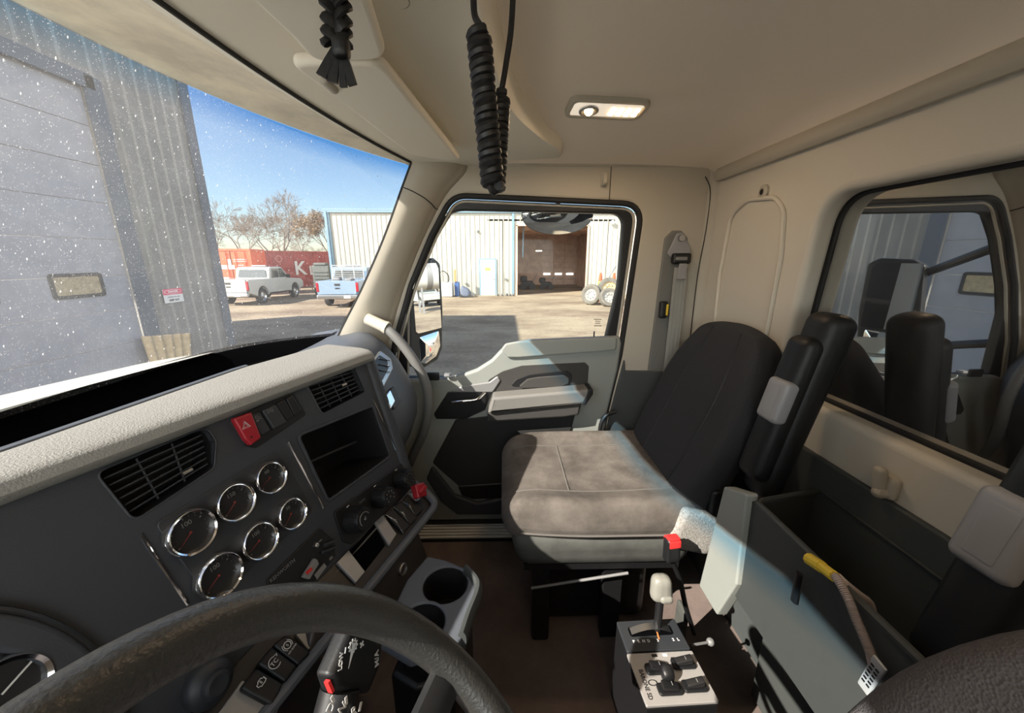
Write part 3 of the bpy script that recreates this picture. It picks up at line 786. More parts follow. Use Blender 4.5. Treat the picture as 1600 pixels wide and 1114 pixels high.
# ================================================================== DASHBOARD
NH = Vector((-.327, -.945, 0)).normalized()                 # the panel looks back at the driver
D0 = at_x(570, 555, .90)
D = Frame(D0, (.945, -.327, 0), NH * -math.sin(math.radians(16)) + Vector((0, 0, 1)) * math.cos(math.radians(16)))
dash = root('dashboard', 'charcoal truck dashboard with round gauges below the windshield', 'dashboard', (.55, .45, 1.7))
dh = lambda px, py, w=0: D.hit(px, py, w)
def quad(pts, w=0): return [dh(x, y, w) for x, y in pts]
def vent(name, lab, pts, rad, cols, rows, deep, tabpx):
    q = quad(pts); lp = rpoly(q, rad, 5)
    cu = sum(a for a, c in q) / len(q); cv = sum(c for a, c in q) / len(q)
    b = MB(); n = len(lp)
    back = [(cu + (a - cu) * .92, cv + (c - cv) * .92) for a, c in lp]
    b.loft([[D.p(a, c, .001) for a, c in lp], [D.p(a, c, -.012) for a, c in lp], [D.p(a, c, -deep) for a, c in back]], cap=False)
    b.add([D.p(a, c, -deep) for a, c in back], [tuple(range(n))])
    ve = part(name, b, M['black'], dash, lab)
    TL, TR, BR, BL = [Vector(k) for k in (q[0], q[1], q[-2], q[-1])]
    s = MB()
    for i in range(1, rows + 1):
        t = i / (rows + 1); a, c = TL.lerp(BL, t), TR.lerp(BR, t); a, c = a.lerp(c, .03), c.lerp(a, .03)
        s.loft([[D.p(k.x, k.y + .0012, -.006), D.p(k.x, k.y - .0008, -.006), D.p(k.x, k.y - .006, -.022), D.p(k.x, k.y - .003, -.022)] for k in (a, c)])
    part('slats', s, M['gauge_panel'], ve)
    s = MB()
    for i in range(1, cols + 1):
        t = i / (cols + 1); a, c = TL.lerp(TR, t), BL.lerp(BR, t); a, c = a.lerp(c, .05), c.lerp(a, .05)
        s.tube([D.p(a.x, a.y, -.010), D.p(c.x, c.y, -.010)], .0014, 6)
    part('vanes', s, M['gauge_panel'], ve)
    a, c = dh(*tabpx[0], -.004), dh(*tabpx[1], -.004)
    part('tab', MB().tube([D.p(*a, -.004), D.p(*c, -.004)], .0028, 8), M['satin'], ve, 'small bright vent tab')
    return lp
v1 = [(152, 739), (322, 668), (336, 690), (333, 731), (210, 812)]
lpv1 = vent('air_vent', 'wide dark air vent left of the gauges', v1, [.008, .02, .012, .012, .010], 2, 6, .05, ((285, 741), (300, 733)))
v2 = [(478, 597), (553, 574), (570, 612), (504, 646)]
lpv2 = vent('air_vent', 'square dark air vent above the storage opening', v2, [.008] * 4, 3, 6, .05, ((534, 603), (541, 600)))
rad = rpoly(quad([(467, 682), (581, 636), (608, 712), (513, 780)]), .008, 5)
n = len(rad); ru = sum(a for a, c in rad) / n; rv = sum(c for a, c in rad) / n
b = MB(); bk = [(ru + (a - ru) * .93, rv + (c - rv) * .93) for a, c in rad]
b.loft([[D.p(a, c, .001) for a, c in rad], [D.p(ru + (a - ru) * .97, rv + (c - rv) * .97, -.015) for a, c in rad], [D.p(a, c, -.13) for a, c in bk]], cap=False); b.add([D.p(a, c, -.13) for a, c in bk], [tuple(range(n))])
st = part('storage_opening', b, M['black'], dash, 'empty black radio opening with a shelf line')
a, c = dh(484, 722, -.07), dh(556, 690, -.07)
part('shelf', MB().tube([D.p(*a, -.07), D.p(*c, -.07)], .003, 6), M['gauge_panel'], st)
# face plate
V0 = -.362
out = [(-.80, V0), (.004, V0), (.004, -.012), (0, .0), (-.80, .0)]
b = MB().plate(out, [lpv1, lpv2, rad], D, -.014, 0, .002)
part('face_panel', b, M['dash'], dash)
part('panel_end', MB().rbox((.010, V0 / 2 - .008, -.075), (.034, -V0 + .012, .17), .015, 8, D), M['dash'], dash)
# soft raised borders
def border(pts, r, wd=.004, h=.003, m='dash', name='bezel', par=None):
    lp = rpoly(quad(pts), r, 5)
    return part(name, MB().plate(offset_loop(lp, wd), [lp], D, -.002, h, .0015), M[m], par or dash)
border([(467, 682), (581, 636), (608, 712), (513, 780)], .008, .006)
border(v2, .008, .003, .0015); border(v1, [.008, .02, .012, .012, .010], .003, .0015)
# chrome accent strips
for A, B_ in (((449, 691), (504, 794)), ((582, 623), (617, 703)), ((218, 835), (292, 945))):
    a, c = D.p(*dh(*A), .001), D.p(*dh(*B_), .001)
    part('chrome_strip', MB().tube([a, c], .0022, 8), M['chrome'], dash, 'thin chrome strip')
# padded top
LIPW = lambda u: .060 + (.070) * max(0, min(1, (u + .55) / .35))
G = -NH
def pad(u):
    wd = LIPW(u); o = D.p(u, 0)
    prof = [(.012, -.022), (-.006, -.020), (-.018, -.014), (-.022, -.004), (-.016, .007), (-.004, .012), (.02, .015), (wd - .012, .017), (wd - .003, .015), (wd, .009), (wd + .001, .000), (wd + .004, -.020)]
    return [o + G * a + Vector((0, 0, c)) for a, c in prof]
us = [-.80 + .806 * i / 40 for i in range(41)]
endr = [[p.lerp(D.p(.006, 0) + G * .05, k) + D.u * w for p in pad(.004)] for k, w in ((.02, .006), (.12, .012), (.5, .014), (1, .014))]
part('dash_pad', MB().loft([pad(u) for u in us] + endr, closed=False, cap=False), M['pad'], dash, 'grained grey padded dash top', angle=50)
def ledge(u):
    o = D.p(u, 0); w = LIPW(u)
    return [o + G * a + Vector((0, 0, c)) for a, c in ((w - .004, .000), (w + .016, .001), (w + .020, .010), (w + .028, .011), (w + .030, -.03))]
us2 = [-.80 + .62 * i / 20 for i in range(21)]
part('rear_ledge', MB().loft([ledge(u) for u in us2], closed=False, cap=False), M['dashblue'], dash, angle=25)

# gauges
gp = rpoly(quad([(240, 818), (433, 702), (489, 798), (330, 945)]), .010, 5)
part('gauge_panel', MB().plate(gp, [], D, -.002, .002, .0015), M['gauge_panel'], dash, 'satin black gauge panel')
def gauge(px, py, r, ang, txt, lab):
    u, v = dh(px, py); f = D.at(u, v, .002)
    g = part('gauge', MB().lathe([(r * .84, .001), (r * .84, .002), (0, .002)], f, 40), M['dial'], dash, lab)
    part('bezel', MB().lathe([(r * 1.02, 0), (r * 1.02, .006), (r * .99, .0105), (r * .93, .0125), (r * .86, .011), (r * .80, .006), (r * .775, .002)], f, 48), M['chrome'], g, 'polished chrome bezel')
    b = MB()
    for k in range(13):
        a = math.radians(215 - 20 * k); L = .66 if k % 3 == 0 else .70
        b.tube([f.p(r * L * math.cos(a), r * L * math.sin(a), .0026), f.p(r * .74 * math.cos(a), r * .74 * math.sin(a), .0026)], .0004 if k % 3 else .0007, 4)
    b.text(txt, f.at(0, r * .42, .0024), r * .30, .0002)
    part('scale', b, M['print'], g)
    a = math.radians(ang)
    b = MB().loft([[f.p(r * .70 * math.cos(a), r * .70 * math.sin(a), .0040), f.p(r * .05 * math.cos(a + 1.57), r * .05 * math.sin(a + 1.57) * .35, .0040), f.p(-r * .05 * math.cos(a), -r * .05 * math.sin(a), .0040), f.p(r * .05 * math.cos(a - 1.57) * .35, r * .05 * math.sin(a - 1.57) * .35, .0040)],
                   [f.p(r * .70 * math.cos(a), r * .70 * math.sin(a), .0046), f.p(r * .05 * math.cos(a + 1.57), r * .05 * math.sin(a + 1.57) * .35, .0046), f.p(-r * .05 * math.cos(a), -r * .05 * math.sin(a), .0046), f.p(r * .05 * math.cos(a - 1.57) * .35, r * .05 * math.sin(a - 1.57) * .35, .0046)]])
    b.cyl(f.p(0, 0, .003), f.p(0, 0, .0050), r * .05, n=12)
    part('needle', b, M['needle'], g, 'red needle')
gauge(294, 832, .0315, 215, '100', 'round gauge, top left')
gauge(363, 785, .0295, 215, '150', 'round gauge, top middle')
gauge(418, 747, .0275, 200, '60', 'round gauge, top right')
gauge(338, 899, .0315, 205, '100', 'round gauge, bottom left half behind the wheel')
gauge(401, 845, .0295, 200, '100', 'round gauge, bottom middle')
gauge(451, 803, .0275, 215, '50', 'round gauge, bottom right')

# hazard and rocker switches
bank = rpoly(quad([(357, 657), (456, 610), (478, 648), (400, 700), (382, 697)]), .006, 4)
part('switch_bank', MB().plate(bank, [], D, -.004, .002, .001), M['black'], dash)
hz = quad([(358, 655), (386, 645), (402, 685), (386, 697), (376, 687)])
b = MB().plate(rpoly(hz, .003, 3), [], D, .0, .012, .003)
hzp = part('hazard_switch', b, M['red'], dash, 'red hazard switch')
f = D.at(*dh(384, 665, .012), .0122)
b = MB()
for s_, r_ in ((.0075, .0007), (.004, .0006)):
    P = [f.p(s_ * math.cos(math.radians(90 + 120 * k)), s_ * math.sin(math.radians(90 + 120 * k)), 0) for k in range(3)]
    b.tube(P, r_, 4, closed=True)
part('triangle_symbol', b, M['white'], hzp)
q = dh(393, 683, .012); part('indicator_hole', MB().cyl(D.p(*q, .0118), D.p(*q, .0124), .0016, n=12), M['black'], hzp)
for k, pts in enumerate(([(389, 651), (406, 643), (423, 672), (408, 681)], [(407, 642), (428, 632), (446, 660), (426, 671)], [(430, 631), (444, 624), (459, 650), (447, 658)], [(446, 623), (456, 617), (472, 642), (460, 650)])):
    b = MB().plate(rpoly(quad(pts, .004), .003, 3), [], D, 0, .006 if k != 1 else .009, .002)
    rk = part('rocker_switch', b, M['gauge_panel'] if k < 2 else M['black'], dash)
    if k == 0:
        f = D.at(*dh(401, 652, .006), .0062)
        part('lamp_symbol', MB().lathe([(.0028, 0), (.0028, .0003), (.0018, .0003)], f, 14).tube([f.p(.001, -.006), f.p(.006, -.001)], .0005, 4).box((-.001, -.006, 0), (.004, .003, .0004), f).tube([f.p(.004, -.0045), f.p(.0075, -.0045)], .0005, 4), M['print'], rk)
    if k == 1:
        f = D.at(*dh(422, 642, .009), .0092)
        b = MB()
        for s_ in (-1, 1):
            b.tube([f.p(.0015 * s_, .002), f.p(.005 * s_, .003), f.p(.005 * s_, -.003), f.p(.0015 * s_, -.002)], .0006, 4, closed=True)
        part('lights_symbol', b, M['print'], rk)

# climate control knobs
hv = rpoly(quad([(520, 800), (630, 722), (646, 758), (548, 851), (535, 847)]), .008, 4)
part('climate_panel', MB().plate(hv, [], D, -.002, .0035, .0015), M['black'], dash)
def knob(px, py, r, kind):
    u, v = dh(px, py); f = D.at(u, v, .003)
    b = MB().lathe([(r * 1.08, 0), (r * 1.04, .018), (r * .92, .032), (r * .86, .034), (0, .034)], f, 40)
    for k in range(18):
        a = 2 * math.pi * k / 18; b.tube([f.p(r * 1.07 * math.cos(a), r * 1.07 * math.sin(a), .004), f.p(r * .99 * math.cos(a), r * .99 * math.sin(a), .025)], .0012, 5)
    kp = part('climate_knob', b, M['vinyl'], dash, 'black rotary climate knob')
    f2 = f.at(0, 0, .0343); b = MB()
    if kind == 0:
        b.tube([f2.p(r * .58 * math.cos(math.radians(a)), r * .58 * math.sin(math.radians(a)), 0) for a in range(20, 215, 8)], .0009, 5)
        b.ball(f2.p(0, 0, 0), .0026, 6); b.ball(f2.p(.002, .003, 0), .0018, 6)
    elif kind == 1:
        for k in range(7):
            a = math.radians(215 - 42 * k); b.box((r * .55 * math.cos(a), r * .55 * math.sin(a), 0), (.003, .0028, .0004), f2)
        b.lathe([(.002, 0), (.002, .0004), (.0012, .0004)], f2, 10)
    else:
        for k in range(9):
            a = math.radians(230 - 36 * k); b.box((r * .6 * math.cos(a), r * .6 * math.sin(a), 0), (.0022, .0022, .0004), f2)
    part('dial_marks', b, M['print'], kp)
    b = MB().box((0, r * 1.28, .001), (.007, .0018, .0006), f); part('pointer_mark', b, M['white'], kp)
knob(549, 812, .0245, 0); knob(590, 777, .0225, 1); knob(622, 749, .0205, 2)
b = MB().text('AUTO', D.at(*dh(564, 783), .0038, -.05), .007, .0002); part('printed_word', b, M['print'], dash)

# trailer module with KENWORTH plate, switches and lamp
md = rpoly(quad([(415, 906), (497, 825), (516, 840), (524, 868), (490, 908), (470, 925), (420, 925)]), .004, 3)
mod = part('control_module', MB().plate(md, [], D, -.002, .003, .0015), M['black'], dash, 'black switch module below the gauges')
part('name_plate', MB().text('KENWORTH', D.at(*dh(440, 891), .0034, math.radians(0)), .0085, .0002), M['print'], mod)
for px, py in ((491, 852), (489, 878)):
    u, v = dh(px, py); part('push_button', MB().lathe([(.0046, .003), (.0042, .008), (.003, .009), (0, .009)], D.at(u, v, 0), 18), M['satin'], mod, 'round silver button')
sl = quad([(468, 902), (487, 872), (493, 880), (478, 905)]); part('brake_slider', MB().plate(rpoly(sl, .002), [], D, .002, .010, .001), M['silver'], mod)
u, v = dh(482, 892, .01); part('red_lamp', MB().box((u, v, .0115), (.011, .005, .003), D), M['redlit'], mod, 'small red lamp')
sl = quad([(489, 898), (504, 880), (508, 885), (493, 905)]); part('module_label', MB().plate(sl, [], D, .002, .0042), M['silver'], mod)
part('module_mark', MB().box((*dh(498, 845), .0036), (.008, .0022, .0004), D), M['print'], mod); part('module_caption', MB().box((*dh(515, 872), .0036), (.008, .005, .0004), D), M['print'], mod)
b = MB()
for a_, c_ in (((503, 852), (518, 846)), ((500, 863), (520, 856))): b.tube([D.p(*dh(*a_), .006), D.p(*dh(*c_), .006)], .0035, 8)
part('slide_pair', b, M['gauge_panel'], mod)
# lower strip and shelf
a, c = D.p(*dh(644, 761), .003), D.p(*dh(370, 1066), .003)
part('lower_trim_line', MB().tube([a, c], .0022, 6), M['satin'], dash)
S = Frame(D.p(0, V0, .0), D.u, -(NH * math.sin(math.radians(52)) + Vector((0, 0, -1)) * math.cos(math.radians(52))))
sh = lambda px, py, w=0: S.hit(px, py, w)
sq = lambda pts, w=0: [sh(x, y, w) for x, y in pts]
rim = sh(620, 842)[1]
b = MB().plate([(-.80, -.075), (.016, -.075), (.016, .006), (-.80, .006)], [], S, -.02, -.004, .002)
part('shelf_panel', b, M['black'], dash)
rimpts = [S.p(-.80, -.080, .004), S.p(-.30, -.080, .004), S.p(-.05, -.080, .004), S.p(.004, -.078, .004), S.p(.020, -.062, .004), S.p(.022, -.02, .002), S.p(.018, .01, .0)]
part('shelf_rim', MB().tube(smooth_path(rimpts, 6), .0095, 10), M['dashblue'], dash, 'grey rim of the lower switch shelf')
for pts in ([(586, 815), (599, 804), (620, 834), (609, 852)], [(527, 878), (545, 859), (571, 893), (557, 910)], [(462, 990), (500, 975), (497, 996), (482, 1016)], [(340, 1116), (379, 1062), (440, 1100), (420, 1135)]):
    part('silver_bracket', MB().plate(rpoly(sq(pts, .004), .002, 3), [], S, -.004, .004, .0015), M['silver'], dash, 'satin silver bracket of the shelf')
part('shelf_bay', MB().plate(rpoly(sq([(547, 860), (585, 819), (603, 851), (571, 892)]), .002), [], S, -.006, -.003), M['deep'], dash)
for A, B_ in (((603, 804), (631, 832)), ((616, 793), (642, 820)), ((628, 783), (651, 807))):
    a, c = S.p(*sh(*A, .004), .004), S.p(*sh(*B_, .004), .002)
    mid = a.lerp(c, .5) + S.w * .008
    rk = part('lever_switch', MB().plate(rpoly([sh(A[0] - 2, A[1] + 2), sh(A[0] + 9, A[1] - 8), sh(B_[0] + 9, B_[1] - 9), sh(B_[0] - 2, B_[1] + 1)], .003), [], S, -.004, .006, .002), M['vinyl'], dash, 'black paddle switch with a chrome edge')
    part('chrome_edge', MB().tube(smooth_path([a, a.lerp(mid, .6) + S.w * .001, mid, c.lerp(mid, .5), c], 4), .0014, 6), M['chrome'], rk)
    mk = S.at(*sh((A[0] + B_[0]) / 2 + 1, (A[1] + B_[1]) / 2 - 6, .008), .0075)
    part('switch_mark', MB().box((0, 0, 0), (.006, .0016, .0006), mk).box((0, 0, 0), (.0016, .006, .0006), mk), M['print'], rk)
# red air brake knob
c = at_x(652, 768, D.p(.0, V0 - .01, .03).x - .005)
f = Frame(c, D.u, S.v * .4 + D.v * .6, None)
kn = part('brake_knob_stem', MB().rbox((.0, -.006, -.012), (.030, .03, .03), .010, 8, f), M['clip'], dash)
b = MB()
poly = []
for k in range(8):
    a = math.radians(45 * k + 22); r_ = .024 if k % 2 == 0 else .017; poly.append((r_ * math.cos(a), r_ * math.sin(a)))
b.plate(rpoly(poly, .003, 3), [], f, -.004, .016, .004); b.rbox((0, 0, .018), (.030, .012, .012), .004, 6, f)
part('brake_knob', b, M['red'], kn, 'red octagonal parking brake knob')
# three rocker switches near the wheel
for k, pts in enumerate(([(425, 1008), (447, 991), (487, 1020), (466, 1040)], [(402, 1037), (424, 1010), (465, 1041), (446, 1067)], [(374, 1076), (400, 1043), (443, 1069), (425, 1104)])):
    rk = part('rocker_switch', MB().plate(rpoly(sq(pts, .012), .005, 4), [], S, -.002, .014, .004), M['vinyl'], dash, 'black rocker switch with a white symbol')
    f = S.at(*sh(*[(449, 1008), (429, 1035), (408, 1066)][k], .015), .0152, math.radians(8))
    b = MB()
    if k == 1:
        b.text('TC', f, .0085, .0002); b.tube([f.p(.008 * math.cos(math.radians(a)), .008 * math.sin(math.radians(a))) for a in range(50, 320, 15)], .0006, 4); b.tube([f.p(.006, .0062), f.p(.010, .0056), f.p(.0075, .003)], .0006, 4)
    elif k == 0:
        b.lathe([(.0058, 0), (.0058, .0003), (.0046, .0003)], f, 20); b.text('S', f, .006, .0002)
        b.tube([f.p(.0075 * math.cos(math.radians(a)), .0075 * math.sin(math.radians(a))) for a in range(130, 231, 10)], .0005, 4); b.tube([f.p(.0075 * math.cos(math.radians(a)), .0075 * math.sin(math.radians(a))) for a in range(-50, 51, 10)], .0005, 4)
        b.text('OFF-ROAD', f.at(.0, -.010, 0), .0034, .0002)
    else:
        P = [(-.006, .002), (-.0035, .002), (-.002, .004), (.003, .004), (.004, .002), (.006, .002), (.006, -.003), (.003, -.004), (-.003, -.004), (-.0045, -.002), (-.006, -.002)]
        b.tube([f.p(*q) for q in P], .0007, 4, closed=True); b.text('S', f, .006, .0002, bold=.0001)
    part('switch_symbol', b, M['white'], rk)
# black dial under the wheel rim
f = D.at(*dh(322, 1066, .0), .0)
dk = part('control_dial', MB().lathe([(.030, 0), (.030, .010), (.026, .016), (.018, .020), (.016, .026), (.012, .028), (0, .026)], f, 36), M['gauge_panel'], dash, 'black round dial half hidden behind the steering wheel')
part('lower_face', MB().plate([dh(150, 1030), dh(375, 1030), dh(350, 1140), dh(150, 1140)], [], D, -.03, -.002, .002), M['dash'], dash)
# dark centre console below the shelf
LF = Frame(S.p(0, -.085, -.01), D.u, Vector((0, 0, 1)) * .985 - NH * .17)
lh = lambda px, py, w=0: LF.hit(px, py, w)
b = MB().plate(rpoly([lh(500, 940), lh(576, 915), lh(672, 795), lh(655, 832), lh(669, 868), lh(664, 880), lh(640, 920), lh(600, 1010), lh(480, 1030)], .004), [], LF, -.20, 0, .006)
part('console_front', b, mat('console_brown_black', (.034, .027, .024, 1), .55, bump=.2, scale=700, bdist=.0004), dash, 'dark brown centre console front')
f = LF.at(*lh(628, 889), .0); part('power_socket', MB().lathe([(.013, 0), (.0135, .004), (.0115, .006), (.0105, .002), (.010, -.01), (0, -.01)], f, 28), M['satin'], dash, 'round power socket with a bright ring')
# cup holder tray
CZ = 1.72; CF = Frame((0, 0, CZ), (1, 0, 0), (0, 1, 0))
cz = lambda px, py, z=CZ: at_z(px, py, z).to_2d()[:]
tray = [cz(636, 905), cz(668, 868), cz(697, 875), cz(730, 888), cz(744, 908), cz(746, 925), cz(722, 996), cz(712, 1010), cz(640, 1030), cz(590, 1000)]
hc = cz(696, 912); h2 = cz(660, 972)
cir = lambda c, r, n=36: [(c[0] + r * math.cos(2 * math.pi * k / n), c[1] + r * math.sin(2 * math.pi * k / n)) for k in range(n)]
ct = part('cup_tray', MB().plate(rpoly(tray, [.005, .01, .02, .02, .02, .012, .012, .012, .01, .01], 5), [cir(hc, .044), cir(h2, .040)], CF, -.02, 0, .004), M['dashblue'], dash, 'slate cup holder tray')
for c_, r_ in ((hc, .044), (h2, .040)):
    part('cup_well', MB().lathe([(r_ + .002, -.002), (r_, -.004), (r_ * .9, -.045), (r_ * .88, -.08), (0, -.08)], Frame((c_[0], c_[1], CZ), (1, 0, 0), (0, 1, 0)), 36), M['black'], ct)
P = smooth_path([Vector((*cz(728, 890), CZ - .004)), Vector((*cz(745, 910), CZ - .004)), Vector((*cz(746, 928), CZ - .004)), Vector((*cz(733, 962), CZ - .004)), Vector((*cz(722, 996), CZ - .004))], 5)
part('tray_lip', MB().tube(P, .010, 10, flat=(1.7, .8, (0, 0, 1))), M['bin'], ct, 'lighter grey outer lip')
part('tray_support', MB().plate(offset_loop(rpoly(tray, .02, 4), -.012), [], CF, -.24, -.085, .01), M['black'], ct)

# passenger side of the dash
def pdash(x):
    k = max(0, (x - 1.15) / .18); f = .10 * k * k; e = .03 * max(0, (1.0 - x) / .15)
    prof = [(.66, 2.06), (.56, 2.095), (.46, 2.112), (.415, 2.105), (.375, 2.075), (.335, 2.02), (.305, 1.96), (.288, 1.90), (.290, 1.85), (.315, 1.78), (.36, 1.72), (.42, 1.62), (.45, 1.45), (.45, 1.28)]
    return [Vector((x, a + f + e, c)) for a, c in prof]
part('passenger_dash', MB().loft([pdash(.905 + .425 * i / 24) for i in range(25)], closed=False, cap=False), M['dashblue'], dash, 'slate passenger side of the dash', angle=60)
PF = Frame((1.0, .350, 2.045), (1, .02, 0), (0, .57, .82))
ph = lambda px, py, w=0: PF.hit(px, py, w)
lp = rpoly([ph(*q) for q in ((574, 577), (592, 549), (609, 562), (612, 577), (597, 607), (586, 598))], .010, 6)
vt = part('side_vent', MB().plate(lp, [], PF, -.012, .006, .003), M['satin'], dash, 'side vent with a silver surround')
part('vent_face', MB().plate(rpoly([ph(*q, .006) for q in ((583, 566), (593, 555), (604, 562), (607, 575), (597, 595))], .004), [], PF, .004, .0075, .001), M['black'], vt)
b = MB()
for y in (564, 573, 582): b.tube([PF.p(*ph(588, y - 1), .009), PF.p(*ph(605, y + 2), .009)], .0014, 6)
part('slats', b, M['gauge_panel'], vt); part('tab', MB().ball(PF.p(*ph(601, 575), .011), .003, 6), M['chrome'], vt)
bd = rpoly([ph(*q) for q in ((599, 622), (609, 606), (621, 630), (611, 644))], .004, 3)
bg_ = part('badge_plate', MB().plate(bd, [], PF, -.004, .014, .003), M['dash'], dash)
part('badge', MB().plate(rpoly([ph(*q, .014) for q in ((600, 621), (608, 610), (616, 628), (610, 639))], .002), [], PF, .012, .018, .002), M['chrome'], bg_, 'bright chrome badge plate')

# driver's instrument cluster, low at the left edge
KF = Frame((0, .575, 1.95), (1, 0, 0), (0, .28, .96))
K0, KF = KF, D.at(0, 0, .002)
kh = lambda px, py, w=0: KF.hit(px, py, w)
ell = lambda cx, cy, rx, ry, n=48: [kh(cx + rx * math.cos(2 * math.pi * k / n), cy + ry * math.sin(2 * math.pi * k / n)) for k in range(n)]
cl = part('cluster_panel', MB().plate([(-.50, -.42), (.18, -.42), (.18, .06), (-.50, .10)], [], K0, -.03, 0, .002), M['dash'], dash)
b = MB().tube([KF.p(*q, .004) for q in ell(-30, 1130, 222, 178)], .0045, 8, closed=True); part('hood_seam', b, M['black'], cl)
b = MB().plate(ell(-30, 1130, 218, 174), [ell(-30, 1135, 150, 118)], KF, 0, .012, .005, 3); part('cluster_hood', b, M['dash'], cl, 'rounded hood around the driver gauges'); part('cluster_face', MB().plate(ell(-30, 1135, 152, 120), [], KF, 0, .001), M['gauge_panel'], cl)
f = KF.at(*kh(-2, 1084), .001)
gq = part('gauge', MB().lathe([(.030, .003), (0, .003)], f, 40), M['dial'], dash, 'driver gauge at the left edge behind the wheel')
part('bezel', MB().lathe([(.034, 0), (.034, .010), (.032, .013), (.028, .011), (.026, .003)], f, 48), M['chrome'], gq, 'polished chrome bezel')
part('needle', MB().tube([f.p(0, 0, .006), f.p(.024, .012, .006)], .001, 5), M['white'], gq)

# ------------------------------------------------------------------ grab handle on the pillar
rt = root('grab_handle', 'curved grey grab handle on the pillar beside the passenger mirror', 'handle', at_x(640, 560, 1.25))
a, c = at_x(572, 497, 1.235), at_x(606, 513, 1.215)
part('mount', MB().tube(smooth_path([a, a.lerp(c, .15), a.lerp(c, .8), c], 3), [.008] * 2 + [.019] * 5 + [.021] * 3, 16), M['beige'], rt, 'cream mounting cone')
P = smooth_path([at_x(600, 510, 1.217), at_x(612, 520, 1.21), at_x(630, 540, 1.205), at_x(648, 565, 1.20), at_x(661, 588, 1.20), at_x(669, 615, 1.20), at_x(669, 645, 1.205), at_x(660, 680, 1.22), at_x(648, 705, 1.25), at_x(640, 725, 1.29)], 6)
part('bar', MB().tube(P, .0155, 14), M['grab'], rt, 'grey padded bar')
c2 = P[2]; part('collar', MB().tube([P[0], P[3]], .0185, 16), M['dullgrey'], rt)

# ------------------------------------------------------------------ steering wheel
WC, WT, WYAW, WR, Wr = Vector((.0596, .0561, 1.9936)), .8613, -.1005, .225, .0168
wa = Vector((math.cos(WYAW), -math.sin(WYAW), 0)); wb = Vector((math.sin(WYAW), math.cos(WYAW), 0)) * math.cos(WT) + Vector((0, 0, 1)) * math.sin(WT)
WF = Frame(WC, wa, wb)
rt = root('steering_wheel', 'large black grained steering wheel rim in the foreground', 'steering wheel', WC)
part('rim', MB().tube([WF.p(WR * math.cos(2 * math.pi * k / 96), WR * math.sin(2 * math.pi * k / 96)) for k in range(96)], Wr, 24, closed=True), M['wheel'], rt)
hubo = -.07
part('hub', MB().lathe([(.075, hubo - .04), (.078, hubo), (.06, hubo + .02), (0, hubo + .028)], WF, 36, cap=True), M['vinyl'], rt)
for a in (190, 270, 350):
    a = math.radians(a); part('spoke', MB().tube(smooth_path([WF.p(.06 * math.cos(a), .06 * math.sin(a), hubo), WF.p(.13 * math.cos(a), .13 * math.sin(a), hubo * .7), WF.p(WR * math.cos(a), WR * math.sin(a), 0)], 5), .012, 10, flat=(.7, 1.5, tuple(WF.w))), M['vinyl'], rt)
# shift stalk on the column behind the rim
T0 = CAM + _ray(548, 1048) * (.40 / FPX)
TF = Frame(T0, D.u, D.v); th = lambda px, py, w=0: TF.hit(px, py, w)
rt = root('shift_stalk', 'black column shift stalk with white D N R markings behind the wheel', 'lever', T0)
body = rpoly([th(*q) for q in ((547, 985), (585, 985), (603, 1000), (598, 1040), (580, 1086), (526, 1083), (517, 1056))], .006, 4)
part('stalk_body', MB().plate(body, [], TF, -.026, .0, .009, 4), M['vinyl'], rt)
part('stalk_collar', MB().tube([TF.p(*th(552, 1078), -.018), TF.p(*th(540, 1150), -.022)], .0205, 24), M['black'], rt)
part('red_mark', MB().box((*th(519, 1073), -.004), (.003, .013, .006), TF), M['redlit'], rt, 'small red mark')
def ink(px, py, rot=0, w=.0006): return TF.at(*th(px, py, w), w, rot)
f = ink(552, 1009); b = MB().lathe([(.0052, 0), (.0052, .0003), (.0038, .0003)], f, 20)
for k in range(10): b.box((.0058 * math.cos(.628 * k), .0058 * math.sin(.628 * k), 0), (.0016, .0016, .0005), f)
part('gear_symbol', b, M['white'], rt)
part('plus_sign', MB().text('+', ink(566, 1007, .5), .012, .0002, bold=.0004), M['white'], rt)
part('minus_sign', MB().box((0, 0, 0), (.0052, .0013, .0005), ink(540, 1016, .95)), M['white'], rt)
part('low_lettering', MB().text('LOW', ink(533, 1033, .98), .0068, .0002, bold=.00015), M['white'], rt)
f = ink(548, 1026, .75); part('wedge_symbol', MB().prism([(-.010, -.0004), (.012, -.0034), (.012, .0022)], f, 0, .0005), M['white'], rt)
part('mode_lettering', MB().text('M/A', ink(589, 1029, 1.15), .009, .0002, bold=.0002), M['white'], rt)
CFR = lambda px, py, rot: TF.at(*th(px, py, .0045), .0045, rot)
for s_, px, py, ro in (('D', 517, 1106, .15), ('N', 535, 1107, -.15), ('R', 553, 1112, -.55)): part('gear_letter', MB().text(s_, CFR(px, py, ro + .25), .0115, .0003, bold=.0002), M['white'], rt)
for px, py, ro in ((520, 1093, .05), (541, 1095, -.3), (563, 1104, -.85)): part('gear_tick', MB().box((0, 0, 0), (.0030, .0075, .0006), CFR(px, py, ro)), M['white'], rt)

